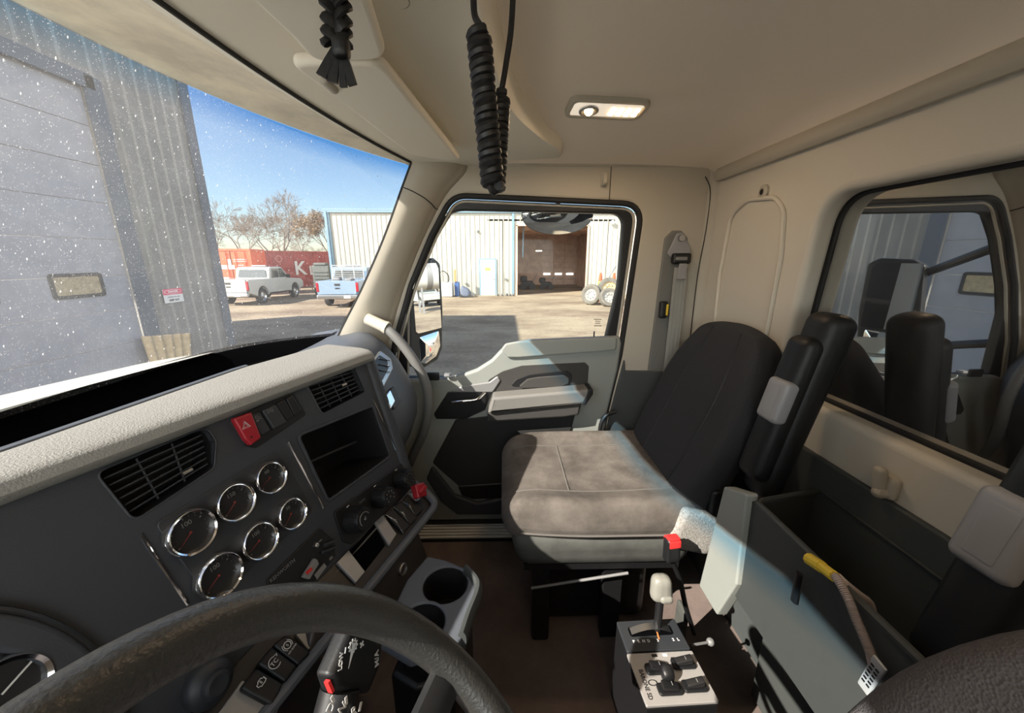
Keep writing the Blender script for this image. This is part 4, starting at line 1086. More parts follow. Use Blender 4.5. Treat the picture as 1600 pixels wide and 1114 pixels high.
# ================================================================== SEATS
def armrest(rt, o, near_side=True):
    ax = Vector((0, -.21, .978)).normalized(); f = Frame(o, (1, 0, 0), ax)
    a = part('armrest', MB().rbox((0, .198, .020), (.080, .425, .062), .026, 12, f, fn=lambda p: (p.x, p.y, p.z * (1 + .15 * math.sin(p.y * 6)))), M['vinyl'], rt, 'black folded-up armrest')
    part('armrest_pad', MB().rbox((0, .19, -.012), (.070, .33, .050), .022, 12, f), M['vinyl'], a)
    c = part('armrest_latch', MB().rbox((-.006 if near_side else .006, .212, -.030), (.060, .094, .034), .012, 12, f), M['clip'], a, 'grey latch sleeve')
    part('latch_inset', MB().rbox((-.006 if near_side else .006, .212, -.0455), (.030, .066, .006), .003, 6, f), M['clip'], c)
    return a
def seat(name, lab, dx, dyy, dz, m_c, m_b, near=True, cat='seat', tilt=.37, aoff=(0, 0, 0)):
    o = Vector((dx, dyy, dz)); cx = 1.03
    rt = root(name, lab, cat, Vector((cx, -.25, ZF)) + o)
    def cush(p):
        x, y, z = p
        bol = max(0, abs(x) - .12) / .10
        up = max(0, z / .06)
        z2 = z + up * (.024 * min(1, bol) ** 1.3 - .018 * (1 - min(1, bol)) * (1 - (y / .26) ** 2))
        z2 -= up * .035 * max(0, (y - .14) / .12) ** 2
        w = 1 - .10 * max(0, (y - .0) / .26) ** 2
        return (x * w, y, z2)
    cu = part('cushion', MB().rbox(Vector((cx, -.25, 1.690)) + o, (.455, .52, .115), .052, 0, None, cush, (32, 32, 10)), m_c, rt, angle=80)
    # stitched seams on the cushion
    def top(x, y):
        q = cush(Vector((x, y, .0575))); return Vector((cx + q[0], -.25 + q[1], 1.690 + q[2] + .0005)) + o
    b = MB()
    for sx in (-.130, .130): b.tube([top(sx, -.22 + .44 * i / 16) for i in range(17)], .0022, 5)
    b.tube([top(-.130 + .26 * i / 12, .075) for i in range(13)], .0022, 5)
    for sx in (-1, 1):
        b.tube([Vector((cx + sx * .2285 * (1 - .10 * max(0, (y) / .26) ** 2), -.25 + y, 1.672)) + o for y in [-.21 + .42 * i / 14 for i in range(15)]], .003, 6)
    part('seams', b, M['piping'], cu)
    part('skirt', MB().rbox(Vector((cx, -.26, 1.605)) + o, (.425, .475, .12), .04, 0, None, lambda p: (p.x * (1 + .06 * p.z / .06), p.y * (1 + .05 * p.z / .06), p.z), (16, 16, 8)), M['skirt'], rt, 'dusty grey-green vinyl side skirt')
    # backrest
    ax = Vector((0, -tilt, math.sqrt(1 - tilt * tilt))).normalized()
    BFm = Frame(Vector((cx, -.455 if not near else -.448, 1.70)) + o, (1, 0, 0), ax)     # w points rearward
    def back(p):
        x, y, z = p                # y along the back, z depth (front = -)
        t = (y + .25) / .5
        w = 1 - .42 * max(0, (t - .52) / .48) ** 2 - .10 * max(0, (.25 - t) / .25)
        bol = max(0, abs(x) - .10) / .12
        fr = max(0, -z / .06)
        z2 = z - fr * (.022 * min(1, bol) ** 1.4 * (1 - max(0, (t - .75) / .25))) + fr * .010 * math.sin(math.pi * t)
        return (x * w, y + .02 * (1 - (x / .22) ** 2) * (t > .5) * (t - .5) * 2, z2)
    bk = part('backrest', MB().rbox((0, .25, .035), (.45, .50, .085), .04, 0, BFm, back, (32, 32, 10)), m_b, rt, angle=80)
    b = MB()
    for sx in (-.10, .10):
        P = []
        for i in range(20):
            q = back(Vector((sx, -.235 + .46 * i / 19, -.0425))); P.append(BFm.p(q[0], .25 + q[1], .035 + q[2] - .0005))
        b.tube(P, .002, 5)
    part('seams', b, M['vinyl'], bk)
    if near:
        # side vinyl, hinge with its carpet cover, buckle side
        def side(sgn):
            f = Frame(Vector((cx + sgn * .222, -.47, 1.69)) + o, (0, 1, 0), (0, 0, 1))
            return f
        f = side(-1)
        part('hinge_cover', MB().rbox((-.012, -.01, 0), (.115, .11, .035), .016, 10, f, fn=lambda p: (p.x - p.y * .35, p.y + .25 * p.x, p.z)), M['carpet'], rt, 'grey carpeted hinge cover')
        hb = MB().rbox((-.09, .065, .005), (.10, .085, .03), .012, 8, f)
        hg = part('hinge', hb, M['black'], rt)
        for u_, v_ in ((-.075, .085), (-.11, .06), (-.085, .045)):
            part('hinge_bolt', MB().cyl(f.p(u_, v_, .018), f.p(u_, v_, .030) if f.w.x > 0 else f.p(u_, v_, -.030), .008, n=12), M['satin'], hg)
    armrest(rt, Vector((cx - .285 if near else cx + .285, -.563, 1.845)) + o + Vector(aoff), near)
    # pedestal and slide rails
    b = MB().rbox(Vector((cx + .02, -.26, 1.44)) + o, (.30, .32, .30), .03, 8)
    b.box(Vector((cx, -.26, 1.545)) + o, (.38, .42, .02)); b.rbox(Vector((cx - .16, -.10, 1.40)) + o, (.035, .05, .26), .01, 6); b.box(Vector((cx - .16, -.30, 1.40)) + o, (.03, .05, .24))
    part('pedestal', b, M['black'], rt, 'black seat pedestal')
    a = Vector((cx - .19, -.07, 1.475)) + o
    part('slide_bar', MB().tube([a, a + Vector((-.01, -.26, .055))], .004, 8), M['dullgrey'], rt, 'thin metal slide bar')
    return rt
seat('passenger_seat', 'charcoal cloth passenger seat with a dusty cushion by the far door', 0, 0, 0, M['fabric_dusty'], M['fabric'])
seat('driver_seat', 'driver seat with coarse mesh cloth, cut off at the bottom right corner', -1.0, .27, .04, M['fabric_mesh'], M['fabric_mesh'], near=False, tilt=.52, aoff=(.012, -.228, -.037))

# seat belt buckle
q = at_x(1050, 853, .745)
rt = root('belt_buckle', 'red and black belt buckle standing beside the passenger seat', 'buckle', at_x(1078, 965, .74))
f = Frame(q, (.15, -1, 0), (.1, -.25, 1))
part('housing', MB().rbox((0, -.008, 0), (.036, .062, .026), .008, 10, f), M['black'], rt)
part('button', MB().rbox((0, .020, .0), (.030, .012, .020), .003, 6, f).rbox((0, .012, -.012), (.028, .018, .006), .002, 6, f).rbox((0, .012, .012), (.028, .018, .006), .002, 6, f), M['redlit'], rt, 'red release button')
part('stalk', MB().tube(smooth_path([f.p(0, -.035, 0), at_x(1062, 905, .745), at_x(1072, 950, .75), at_x(1085, 990, .76)], 5), .006, 8), M['black'], rt)

# ================================================================== FLOOR CONSOLE WITH GEAR SELECTOR
GZ = 1.50; GF = Frame((0, 0, GZ), (1, 0, 0), (0, 1, 0)); gz = lambda px, py, z=GZ: at_z(px, py, z).to_2d()[:]
blk = [gz(963, 973), gz(1053, 968), gz(1079, 1016), gz(980, 1021)]
alu = [gz(979, 1023), gz(1081, 1018), gz(1124, 1098), gz(1010, 1105)]
rt = root('shift_console', 'black floor console with an aluminium switch panel, beside the passenger seat', 'console', (.62, -.34, ZF))
hs = [gz(964, 974), gz(1053, 969), gz(1122, 1098), gz(1012, 1105)]
part('housing', MB().plate(hs, [], Frame((0, 0, 1.4), (1, 0, 0), (0, 1, 0)), -.13, .096, .004), M['black'], rt)
part('selector_plate', MB().plate(rpoly(blk, .004), [], GF, -.004, .004, .0015), M['gauge_panel'], rt, 'black selector gate plate')
sp_ = part('switch_panel', MB().plate(rpoly(alu, .003), [], GF, -.003, .003, .001), M['alu'], rt, 'brushed aluminium switch panel')
g0, g1, g2, g3 = [Vector(a) for a in alu]
def gp_(s, t): a = g0.lerp(g1, s); c = g3.lerp(g2, s); return a.lerp(c, t)
gu = (g1 - g0).normalized(); 
GU = Frame((0, 0, GZ + .003), (gu.x, gu.y, 0), (-gu.y, gu.x, 0), (0, 0, 1)) if True else None
def onp(s, t, w=0):
    p = gp_(s, t); return Frame((p.x, p.y, GZ + .003 + w), (gu.x, gu.y, 0), Vector((gp_(.5, 0) - gp_(.5, 1)).to_3d()), (0, 0, 1))
W_ = (g1 - g0).length; H_ = (g0 - g3).length
for k, (s_, t_) in enumerate(((.35, .36), (.76, .28), (.40, .75), (.76, .72))):
    f = onp(s_, t_)
    rk = part('rocker_switch', MB().plate(rrect(-W_ * .17, -H_ * .115, W_ * .17, H_ * .115, .006), [], f, 0, .006, .002), M['vinyl'], sp_)
    part('paddle', MB().rbox((0, 0, .010), (W_ * .24, H_ * .15, .014), .003, 6, f, fn=lambda p: (p.x, p.y, p.z + p.x * (.25 if k % 2 else -.25))), M['black'], rk)
    part('paddle_mark', MB().box((W_ * .02, 0, .0185), (.0015, H_ * .07, .0006), f), M['print'], rk)
f = onp(.42, .56, .0)
part('switch_guard', MB().rbox((0, 0, .018), (W_ * .18, H_ * .26, .026), .010, 8, f, fn=lambda p: (p.x, p.y, p.z + p.y * .25)), M['black'], sp_)
part('panel_title', MB().text('BARONE SD', onp(.10, .62).at(0, 0, .0004, -math.pi / 2), .0125, .0002, sx=.85, bold=.0002), M['black'], sp_)
part('panel_emblem', MB().lathe([(.010, 0), (.010, .0005), (.0075, .0005)], onp(.21, .60), 20, sv=.6), M['black'], sp_)
part('panel_mark', MB().box((0, 0, .0004), (.012, .006, .0004), onp(.40, .07)), M['black'], sp_)
part('switch_mark', MB().box((0, 0, .0004), (.010, .0012, .0004), onp(.66, .13)), M['black'], sp_)
part('panel_sticker', MB().box((0, 0, .0006), (.010, .006, .0005), onp(.56, .07)), M['white'], sp_)
b0, b1, b2, b3 = [Vector(a) for a in blk]
bu = (b1 - b0).normalized()
def onb(s, t, w=.004):
    p = b0.lerp(b1, s).lerp(b3.lerp(b2, s), t); return Frame((p.x, p.y, GZ + w), (bu.x, bu.y, 0), (-bu.y, bu.x, 0) if (-bu.y * 1) * 0 + bu.x * 0 + 1 and Vector((-bu.y, bu.x)).dot(b0 - b3) > 0 else (bu.y, -bu.x, 0), (0, 0, 1))
BWd = (b1 - b0).length; BH = (b0 - b3).length
part('gate_slot', MB().plate(rrect(-BWd * .36, -BH * .16, BWd * .36, BH * .16, .006), [], onb(.5, .38), 0, .0008), M['deep'], rt)
f = onb(.5, .38); b = MB()
b.loft([[f.p(u_, BH * k, .012 * math.sin(math.pi * (u_ / (BWd * .66) + .5)) + .001) for u_ in [-BWd * .33 + BWd * .66 * i / 16 for i in range(17)]] for k in (-.10, .13)], closed=False, cap=False)
part('slot_cover', b, M['satin'], rt, 'curved bright slot cover')
b = MB()
for ch, s_ in (('P', .16), ('R', .24), ('N', .32), ('D', .40), ('3', .55), ('2', .80), ('L', .88)): b.text(ch, onb(s_, .70, .0045), .0085, .0003, bold=.0004)
part('gear_letters', b, M['white'], rt, 'white selector letters')
base = onb(.62, .36).o; top = at_x(1033, 918, base.x + .02)
part('lever', MB().tube(smooth_path([base + Vector((0, 0, -.01)), base.lerp(top, .5), top], 4), .009, 10), M['black'], rt)
kx = (top - base).normalized(); f = Frame(top, Vector((0, -1, 0)), kx)
part('lever_knob', MB().rbox((0, .0, 0), (.048, .062, .036), .016, 10, f, fn=lambda p: (p.x * (1 - p.y * 3), p.y, p.z)), M['knob_bare'], rt, 'worn grey selector knob')
part('lever_button', MB().rbox((.006, -.018, .010 if f.w.x < 0 else -.010), (.030, .018, .026), .008, 8, f), M['knob_bare'], rt)
part('pointer', MB().tube([onb(.60, .42).o, onb(.58, .66).o + Vector((0, 0, .001))], .002, 6), mat('orange_pointer', (.6, .2, .06, 1), .5), rt, 'orange pointer')
q = at_z(1110, 1003, 1.47); b = MB().tube([at_z(1080, 1008, 1.48), q], .003, 8); b.ball(q, .009, 8)
part('side_bolt', b, M['dullgrey'], rt)
# upright bracket behind the knob
b = MB().rbox(at_x(1062, 985, .80), (.05, .012, .16), .004, 6)
thing('floor_bracket', b, M['skirt'], 'dull upright metal bracket behind the gear selector knob', 'bracket')

# ================================================================== STORAGE BIN ON THE REAR WALL
FY = -.455
bx = lambda px, py, y=FY: at_y(px, py, y)
def bxz(px, py):
    p = bx(px, py); return (p.x, p.z)
rt = root('storage_bin', 'grey open plastic storage bin on the rear wall between the seats', 'storage bin', (.42, -.56, ZF))
zr = 1.920
rimA = Vector((.565, FY, zr)); farB = Vector((.715, YB + .014, 1.865))
x1 = .02
b = MB()
def wall(a, c, za, zc, zb, th):
    a = Vector(a); c = Vector(c); n_ = (c - a).to_2d(); n_ = Vector((-n_.y, n_.x, 0)).normalized() * th
    A0 = Vector((a.x, a.y, za)); C0 = Vector((c.x, c.y, zc)); A1 = Vector((a.x, a.y, zb)); C1 = Vector((c.x, c.y, zb))
    b.add([A0, C0, C1, A1, A0 + n_, C0 + n_, C1 + n_, A1 + n_], [(0, 1, 2, 3), (7, 6, 5, 4), (0, 4, 5, 1), (1, 5, 6, 2), (2, 6, 7, 3), (3, 7, 4, 0)])
wall((x1, FY, 0), (.585, FY, 0), zr, zr, 1.70, -.006)
wall((.585, FY, 0), (.655, FY - .01, 0), zr, 1.895, 1.70, -.006)
wall((.585, FY - .004, 0), (.715, YB + .015, 0), zr, 1.855, 1.70, .006)
part('bin_walls', b, M['bin'], rt)
part('bin_floor', MB().box((.33, (FY + YB) / 2, 1.705), (.66, .23, .012)), M['bin'], rt)
P = [Vector((x1, FY - .003, zr)), Vector((.56, FY - .003, zr)), Vector((.585, FY - .004, zr - .002)), Vector((.60, FY - .02, zr - .006)), Vector((.712, YB + .018, 1.856))]
part('rim', MB().tube(P, .006, 8), M['bin'], rt)
part('base_panel', MB().plate([(.70, 1.28), (.70, 1.70), (.02, 1.70), (.02, 1.28)], [], Frame((0, -.62, 0), (1, 0, 0), (0, 0, 1)), 0, .03, .004), M['bin_base'], rt)
b = MB().plate(rpoly([(.70, 1.62), (.668, 1.90), (.60, 1.93), (.585, 1.74), (.625, 1.62)], .006), [], Frame((0, FY + .006, 0), (1, 0, 0), (0, 0, 1)), -.004, .02, .004)
part('end_cover', b, M['doorgrey'], rt)
a, c = bx(1249, 896, FY + .008), bx(1240, 940, FY + .008)
part('slot', MB().tube([a, c], .006, 8, flat=(1, .5, (1, 0, 0))), M['black'], rt, 'dark slot in the bin front')
b = MB().plate([(.02, 1.86), (.70, 1.86), (.70, 1.866), (.02, 1.866)], [], BW, -.020, 0, .002); part('rear_ledge', b, M['bin'], rt)

# braided hoses lying over the bin
hz_ = lambda px, py, y: at_y(px, py, y)
HY = FY + .012
P1 = smooth_path([hz_(1262, 872, HY - .004), hz_(1285, 886, HY - .002), hz_(1307, 903, HY), hz_(1325, 935, HY + .002), hz_(1337, 965, HY + .003), hz_(1350, 995, HY + .004), hz_(1361, 1022, HY + .005), hz_(1366, 1040, HY + .005)], 8)
rt = root('braided_hose', 'braided hose with a silver tag hanging over the storage bin edge', 'hose', P1[-1])
b = MB(); L_ = len(P1); rr = []
for i in range(L_ - 1):
    for k in range(4): rr.append(P1[i].lerp(P1[i + 1], k / 4))
part('hose', MB().tube(rr, [.0052 + .0009 * math.sin(i * 2.1) for i in range(len(rr))], 10), M['hose'], rt)
f = Frame(hz_(1366, 1050, HY + .008), (1, 0, .15), (.18, 0, 1))
part('tag', MB().rbox((0, -.008, 0), (.016, .055, .004), .002, 6, f, fn=lambda p: (p.x * (1 + p.y * 3), p.y, p.z)), M['foil'], rt, 'crinkled silver tag')
b = MB()
for k in range(6):
    for j in range(2): b.box((-.003 + .006 * j, -.022 + .006 * k, .0025 if f.w.y > 0 else -.0025), (.004, .0025, .0006), f)
part('tag_print', b, M['black'], rt)
b = MB().tube([hz_(1264, 873, HY - .004), hz_(1284, 886, HY - .002)], .0085, 10); b.tube([hz_(1284, 886, HY - .002), hz_(1304, 901, HY)], .0075, 10)
part('tape', b, M['yellow'], rt, 'yellow tape wrap')
P2 = smooth_path([hz_(1309, 901, HY - .004), hz_(1322, 913, HY - .018), hz_(1342, 929, -.49), hz_(1358, 941, -.52), hz_(1364, 956, -.54)], 6)
rr = []
for i in range(len(P2) - 1):
    for k in range(4): rr.append(P2[i].lerp(P2[i + 1], k / 4))
thing('braided_hose', MB().tube(rr, [.0046 + .0008 * math.sin(i * 2.1) for i in range(len(rr))], 10), M['hose'], 'thinner braided hose dropping down inside the storage bin', 'hose')

# ================================================================== HANGING CORDS
def coil(p0, p1, r, turns, n=14):
    p0, p1 = Vector(p0), Vector(p1); t = (p1 - p0).normalized(); x = t.orthogonal().normalized(); y = t.cross(x); out = []
    N = turns * n
    for i in range(N + 1):
        a = 2 * math.pi * i / n; s = i / N
        out.append(p0.lerp(p1, s) + (x * math.cos(a) + y * math.sin(a)) * r)
    return out
CX = .47
cp = lambda px, py, x=CX: at_x(px, py, x)
rt = root('coiled_cord', 'black coiled radio cord hanging in a loop from the ceiling', 'cord', cp(770, 20, CX))
part('long_coil', MB().tube(coil(cp(748, 52), cp(770, 292), .0085, 17), .0056, 8), M['black'], rt)
part('short_coil', MB().tube(coil(cp(782, 150, CX + .035), cp(774, 294, CX + .01), .0075, 14), .0050, 8), M['black'], rt)
e = cp(739, -60); part('lead', MB().tube(smooth_path([Vector((e.x - .01, e.y, 2.74)), e, cp(740, 0), cp(742, 25), cp(750, 40), cp(760, 55)], 5), .0035, 8), M['black'], rt)
part('return_lead', MB().tube(smooth_path([cp(782, 152, CX + .035), cp(790, 105, CX + .035), cp(799, 40, CX + .035), cp(803, -60, CX + .035), Vector((CX + .03, cp(804, -60, CX + .035).y, 2.74))], 5), .0035, 8), M['black'], rt)
e = cp(772, 294, CX + .003); part('loop_end', MB().tube(smooth_path([cp(764, 285), e + Vector((0, 0, -.004)), cp(780, 285, CX + .01)], 6), .0045, 8), M['black'], rt)

# braided leather strap
LX = .44; lp_ = lambda px, py, x=LX: at_x(px, py, x)
rt = root('leather_strap', 'braided black leather strap with a split tassel hanging from the ceiling', 'strap', lp_(526, 0))
b = MB()
for ph_ in range(3):
    P = []
    for i in range(61):
        t = i / 60; c = Vector((LX, lp_(529, -60).y, 2.66)).lerp(lp_(526, 72), t); a = t * 2 * math.pi * 3.4 + ph_ * 2 * math.pi / 3
        P.append(c + Vector((.004 * math.sin(2 * a), .0085 * math.sin(a), 0)))
    b.tube(P, .0075, 8, flat=(.45, 1, (1, 0, 0)))
part('braid', b, M['leather'], rt)
part('tie', MB().rbox(lp_(533, 75, LX - .004), (.016, .016, .020), .006, 8), M['leather'], rt)
for a_, c_, w_ in (((526, 72), (503, 120), .0052), ((528, 74), (520, 129), .0050), ((532, 74), (537, 136), .0034), ((535, 74), (551, 133), .0042)):
    A, C_ = lp_(*a_), lp_(*c_, LX - .006)
    dirv = (C_ - A).normalized(); s_ = dirv.cross(Vector((1, 0, 0))).normalized()
    part('tassel_strip', MB().loft([[p + s_ * w_ * k1 * f_ + Vector((k2 * .0022, 0, 0)) for k1, k2 in ((-1, -1), (1, -1), (1, 1), (-1, 1))] for p, f_ in ((A, .5), (A.lerp(C_, .5), .8), (C_, 1))]), M['leather'], rt)

# ================================================================== OUTSIDE
b = MB().grid(lambda s, t: (-60 + 200 * s, -80 + 180 * t, 0), 2, 2)
struct('ground', b, M['ground'])

b = MB().box((-7.2, 0, .01), (12, 15, .02)); struct('bounce_apron', b, M['bounce_apron'])  # added unseen slab left of the truck, bounces sunlight up to the ceiling

# ---- the truck itself beyond the glass: hood, mirrors, body behind the cab
HX = 1.02
Pn = [at_x(338, 549, HX), at_x(250, 562, HX), at_x(180, 577, HX), at_x(90, 597, HX), at_x(0, 618, HX), at_x(-120, 650, HX)]
rt = root('truck_hood', 'white truck hood just beyond the base of the windshield', 'hood', (.4, 1.2, 1.9))
rings = []
for p in smooth_path(Pn, 4):
    z = p.z; r = [Vector((HX + .04, p.y, z - .5)), Vector((HX + .03, p.y, z - .05)), Vector((HX + .012, p.y, z - .010)), Vector((HX - .01, p.y, z))]
    for k in range(1, 13): x = HX - .01 - 1.24 * k / 12; r.append(Vector((x, p.y, z + .02 * math.sin(math.pi * k / 12))))
    rings.append(r)
part('panel', MB().loft(rings, closed=False, cap=False), M['paint'], rt, angle=70)
b = MB().grid(lambda s, t: ws_bot(-.40 + 1.5 * s).lerp(Vector((-.40 + 1.5 * s, max(ws_bot(-.40 + 1.5 * s).y + .03, .93 + .02 * t), 2.02)), t) + Vector((0, .012, -.006)), 24, 4)
part('cowl', b, M['visor_out'], rt, 'dusty cowl strip')

rt = root('side_mirror', 'tall black passenger side mirror with two panes', 'mirror', at_x(666, 480, 1.78))
MC = at_x(664, 487, 1.78)
mn = Vector((-.76, -1.20, .0)).normalized(); mt = Vector((-mn.y, mn.x, 0)) * -1
mt = Vector((.84, -.53, 0)).normalized(); mn = mt.cross(Vector((0, 0, 1))).normalized()
if mn.dot(CAM - MC) < 0: mn = -mn
mn = (mn + Vector((0, 0, .040))).normalized()
MF = Frame(MC, mt, mn.cross(mt) * (1 if mn.cross(mt).z > 0 else -1), mn)
mh = lambda px, py, w=0: MF.hit(px, py, w)
shell = [mh(640, 415), mh(650, 405), mh(678, 403), mh(688, 412), mh(692, 485), mh(691, 545), mh(684, 562), mh(664, 574), mh(648, 574), mh(640, 560)]
part('housing', MB().plate(rpoly(shell, [.02, .02, .02, .02, .1, .03, .02, .03, .02, .02], 4), [], MF, -.07, .002, .008), M['black'], rt)
up_ = [mh(641, 412), mh(680, 411), mh(684, 420), mh(689, 512), mh(653, 521), mh(649, 518)]
part('mirror_glass', MB().plate(rpoly(up_, .008, 4), [], MF, .002, .004), M['mirror'], rt, 'large flat pane')
lo_ = rpoly([mh(655, 527), mh(685, 517), mh(687, 540), mh(681, 556), mh(664, 568), mh(656, 566)], .010, 4)
cu = sum(a for a, c in lo_) / len(lo_); cv = sum(c for a, c in lo_) / len(lo_)
b = MB(); n = len(lo_)
rg = []
for k in range(7):
    s_ = 1 - k / 6 * .98; rg.append([MF.p(cu + (a - cu) * s_, cv + (c - cv) * s_, .003 + .010 * (1 - s_ * s_)) for a, c in lo_])
b.loft(rg, True, True); part('convex_glass', b, M['mirror'], rt, 'small convex pane', angle=80)
part('arm', MB().tube([MC + Vector((-.02, .10, -.18)), Vector((1.44, .46, 2.02)), Vector((1.42, .55, 1.98))], .018, 10).tube([MC + Vector((-.02, .10, .18)), Vector((1.42, .35, 2.40))], .018, 10), M['black'], rt)

LC = at_x(871, 336, 1.72); rt = root('lookdown_mirror', 'convex lookdown mirror above the passenger window outside', 'mirror', LC)
fr = Frame(LC, (0, -1, 0), (-.35, 0, .94)); 
hw = abs(at_x(927, 336, 1.72).y - at_x(816, 336, 1.72).y) / 2
prof = []
def lm(k, s):     # outline of the lower half with rounded top corners
    a = math.pi * k / 24
    u = -hw * math.cos(a); v = -.100 * math.sin(a) ** .75 - .004
    return (u * s * (1 if k not in (0, 24) else .97), v * s + .022 * 1)
rg = []
for j in range(8):
    s_ = 1 - j / 7 * .97
    rg.append([fr.p(lm(k, s_)[0], lm(k, s_)[1] , .002 + .045 * (1 - s_ * s_)) for k in range(25)] + [fr.p(hw * s_ * .9 * (1 - 2 * k / 8), .022 + .012 * s_ * 1, .002 + .045 * (1 - s_ * s_)) for k in range(9)])
part('mirror_glass', MB().loft(rg, True, True), M['mirror'], rt, angle=80)
part('housing', MB().loft([[p - fr.w * .002 + (p - fr.p(0, 0)) * .02 for p in rg[0]], [p - fr.w * .03 for p in rg[0]], [fr.p(0, 0) + (p - fr.p(0, 0)) * .6 - fr.w * .06 for p in rg[0]]], True, True), M['black'], rt)
part('bracket', MB().tube([fr.p(0, .02, -.04), Vector((1.5, LC.y, 2.66)), Vector((1.40, LC.y, 2.68))], .010, 8), M['black'], rt)

b = MB().box((.4, -1.02, 1.9), (2.4, .06, 2.0)); b.box((.2, -1.0, 2.0), (.06, .08, 1.9)); b.box((.75, -1.0, 2.0), (.06, .08, 1.9))
thing('equipment_box', b, M['cardark'], 'dark equipment body close behind the rear window', 'equipment box')

# ---- near shop building, its wall faces the front of the truck
WY, WX1, WH = 7.66, 10.55, 7.0
rt = root('shop_building', 'grey corrugated shop wall with a pale overhead door in front of the truck', 'building', (7, WY, 0))
def corr(x0, x1, z0, z1, y, step=.305, dep=.035, sg=-1):
    xs = [x0]; ys = [y]; x = x0
    prof = [(0, 0), (.18, 0), (.20, 0), (.23, 1), (.27, 1), (.30, 0)]
    P = []
    n_ = int((x1 - x0) / step) + 1
    for k in range(n_):
        for a, c in ((0, 0), (.62 * step, 0), (.70 * step, 1), (.88 * step, 1), (.96 * step, 0)):
            q = x0 + k * step + a
            if q <= x1: P.append((q, y + sg * dep * c))
    P.append((x1, y))
    return P
def corr_mesh(mbld, P, z0, z1, axis='x'):
    V = []; F = []
    for i, (a, c) in enumerate(P):
        for z in (z0, z1): V.append((a, c, z) if axis == 'x' else (c, a, z))
    for i in range(len(P) - 1): F.append((2 * i, 2 * i + 2, 2 * i + 3, 2 * i + 1))
    return mbld.add(V, F)
DX1, DZ = 8.05, 5.38
b = MB(); corr_mesh(b, corr(DX1 + .02, WX1, 0, WH, WY), 0, WH); corr_mesh(b, corr(-8, DX1 + .02, DZ, WH, WY), DZ, WH)
b.box((1.3, WY + 4, WH / 2), (18.4, 7.9, WH - .02)) if False else None
corr_mesh(b, [(y, WX1) for y in (WY, WY + 9)], 0, WH, 'y')
b.box((1.2, WY + 4.5, WH + .02), (18.8, 9.1, .06))
part('siding', b, M['shopgrey'], rt, 'grey corrugated siding')
part('corner_trim', MB().box((WX1 - .09, WY - .05, WH / 2), (.24, .06, WH)).box((WX1 + .03, WY + .08, WH / 2), (.05, .22, WH)), M['shoptrim'], rt, 'dark blue-grey corner trim')
part('door_post', MB().box((DX1 + .14, WY - .05, DZ / 2 + .1), (.30, .08, DZ + .2)).box((.5, WY - .05, DZ + .1), (15.4, .08, .24)), M['shoptrim'], rt, 'dark door frame')
b = MB(); z = 0
for k in range(8):
    b.rbox((.55, WY + .06, .335 + .675 * k), (15.0, .05, .668), .012, 6)
od = part('overhead_door', b, M['shoptrim'] if False else M['shopdoor'], rt, 'pale blue sectional overhead door')
wz = (at_y(160, 428, WY).z + at_y(160, 460, WY).z) / 2; hz2 = abs(at_y(160, 428, WY).z - at_y(160, 460, WY).z)
for xc in (7.09, 5.5, 3.9, 2.3):
    pw = part('door_window', MB().plate(rrect(-.44, -hz2 / 2 - .03, .44, hz2 / 2 + .03, .06), [rrect(-.38, -hz2 / 2 + .03, .38, hz2 / 2 - .03, .03)], Frame((xc, WY + .03, wz), (1, 0, 0), (0, 0, 1)), -.01, .02, .006), M['cardark'], od, 'small dark-framed door window')
    part('pane', MB().plate(rrect(-.40, -hz2 / 2, .40, hz2 / 2, .03), [], Frame((xc, WY + .03, wz), (1, 0, 0), (0, 0, 1)), -.005, .004), M['amberwin'], pw)
# danger sign
sx0, sx1 = at_y(249, 452, WY).x, at_y(280, 452, WY).x; sz0, sz1 = at_y(265, 473, WY).z, at_y(265, 451, WY).z
sw, sh_ = sx1 - sx0, sz1 - sz0; sf = Frame(((sx0 + sx1) / 2, WY - .055, (sz0 + sz1) / 2), (1, 0, 0), (0, 0, 1))
rt = root('danger_sign', 'small white and red DANGER KEEP OUT sign on the grey wall', 'sign', sf.o)
part('board', MB().plate(rrect(-sw / 2, -sh_ / 2, sw / 2, sh_ / 2, .01), [], sf, -.004, .004), M['white'], rt)
part('header', MB().plate(rrect(-sw / 2, sh_ * .08, sw / 2, sh_ / 2, .01), [], sf, .003, .006), M['signred'], rt)
part('header_oval', MB().plate([(sw * .44 * math.cos(a), sh_ * .29 + sh_ * .16 * math.sin(a)) for a in [2 * math.pi * k / 24 for k in range(24)]], [], sf, .005, .008), M['white'], rt)
part('header_oval_red', MB().plate([(sw * .42 * math.cos(a), sh_ * .29 + sh_ * .135 * math.sin(a)) for a in [2 * math.pi * k / 24 for k in range(24)]], [], sf, .007, .010), M['signred'], rt)
part('lettering', MB().text('DANGER', sf.at(0, sh_ * .29, .0105), sh_ * .21, .0005, bold=.002), M['white'], rt)
part('message', MB().text('KEEP OUT', sf.at(0, -sh_ * .32, .0045), sh_ * .19, .0005, bold=.003).text('CONSTRUCTION AREA', sf.at(0, -sh_ * .09, .0045), sh_ * .10, .0005, bold=.001), M['black'], rt)
# tan ribbed patch set just in front of the wall base
q0, q1 = at_y(214, 526, WY - .1), at_y(293, 520, WY - .1); q2, q3 = at_y(290, 575, WY - .1), at_y(232, 590, WY - .1)
b = MB(); P = []
def sheet(s, t):
    a = q0.lerp(q1, s); c = q3.lerp(q2, s); p = a.lerp(c, t); p.y -= .12 * t + .07; p.y += .03 * math.sin(s * 2 * math.pi * 5 + t * 2); p.z = max(p.z, .0); return p
b.grid(sheet, 60, 6)
thing('tan_ribbed_patch', b, M['tan'], 'tan ribbed patch at the base of the grey shop wall', 'sheet')

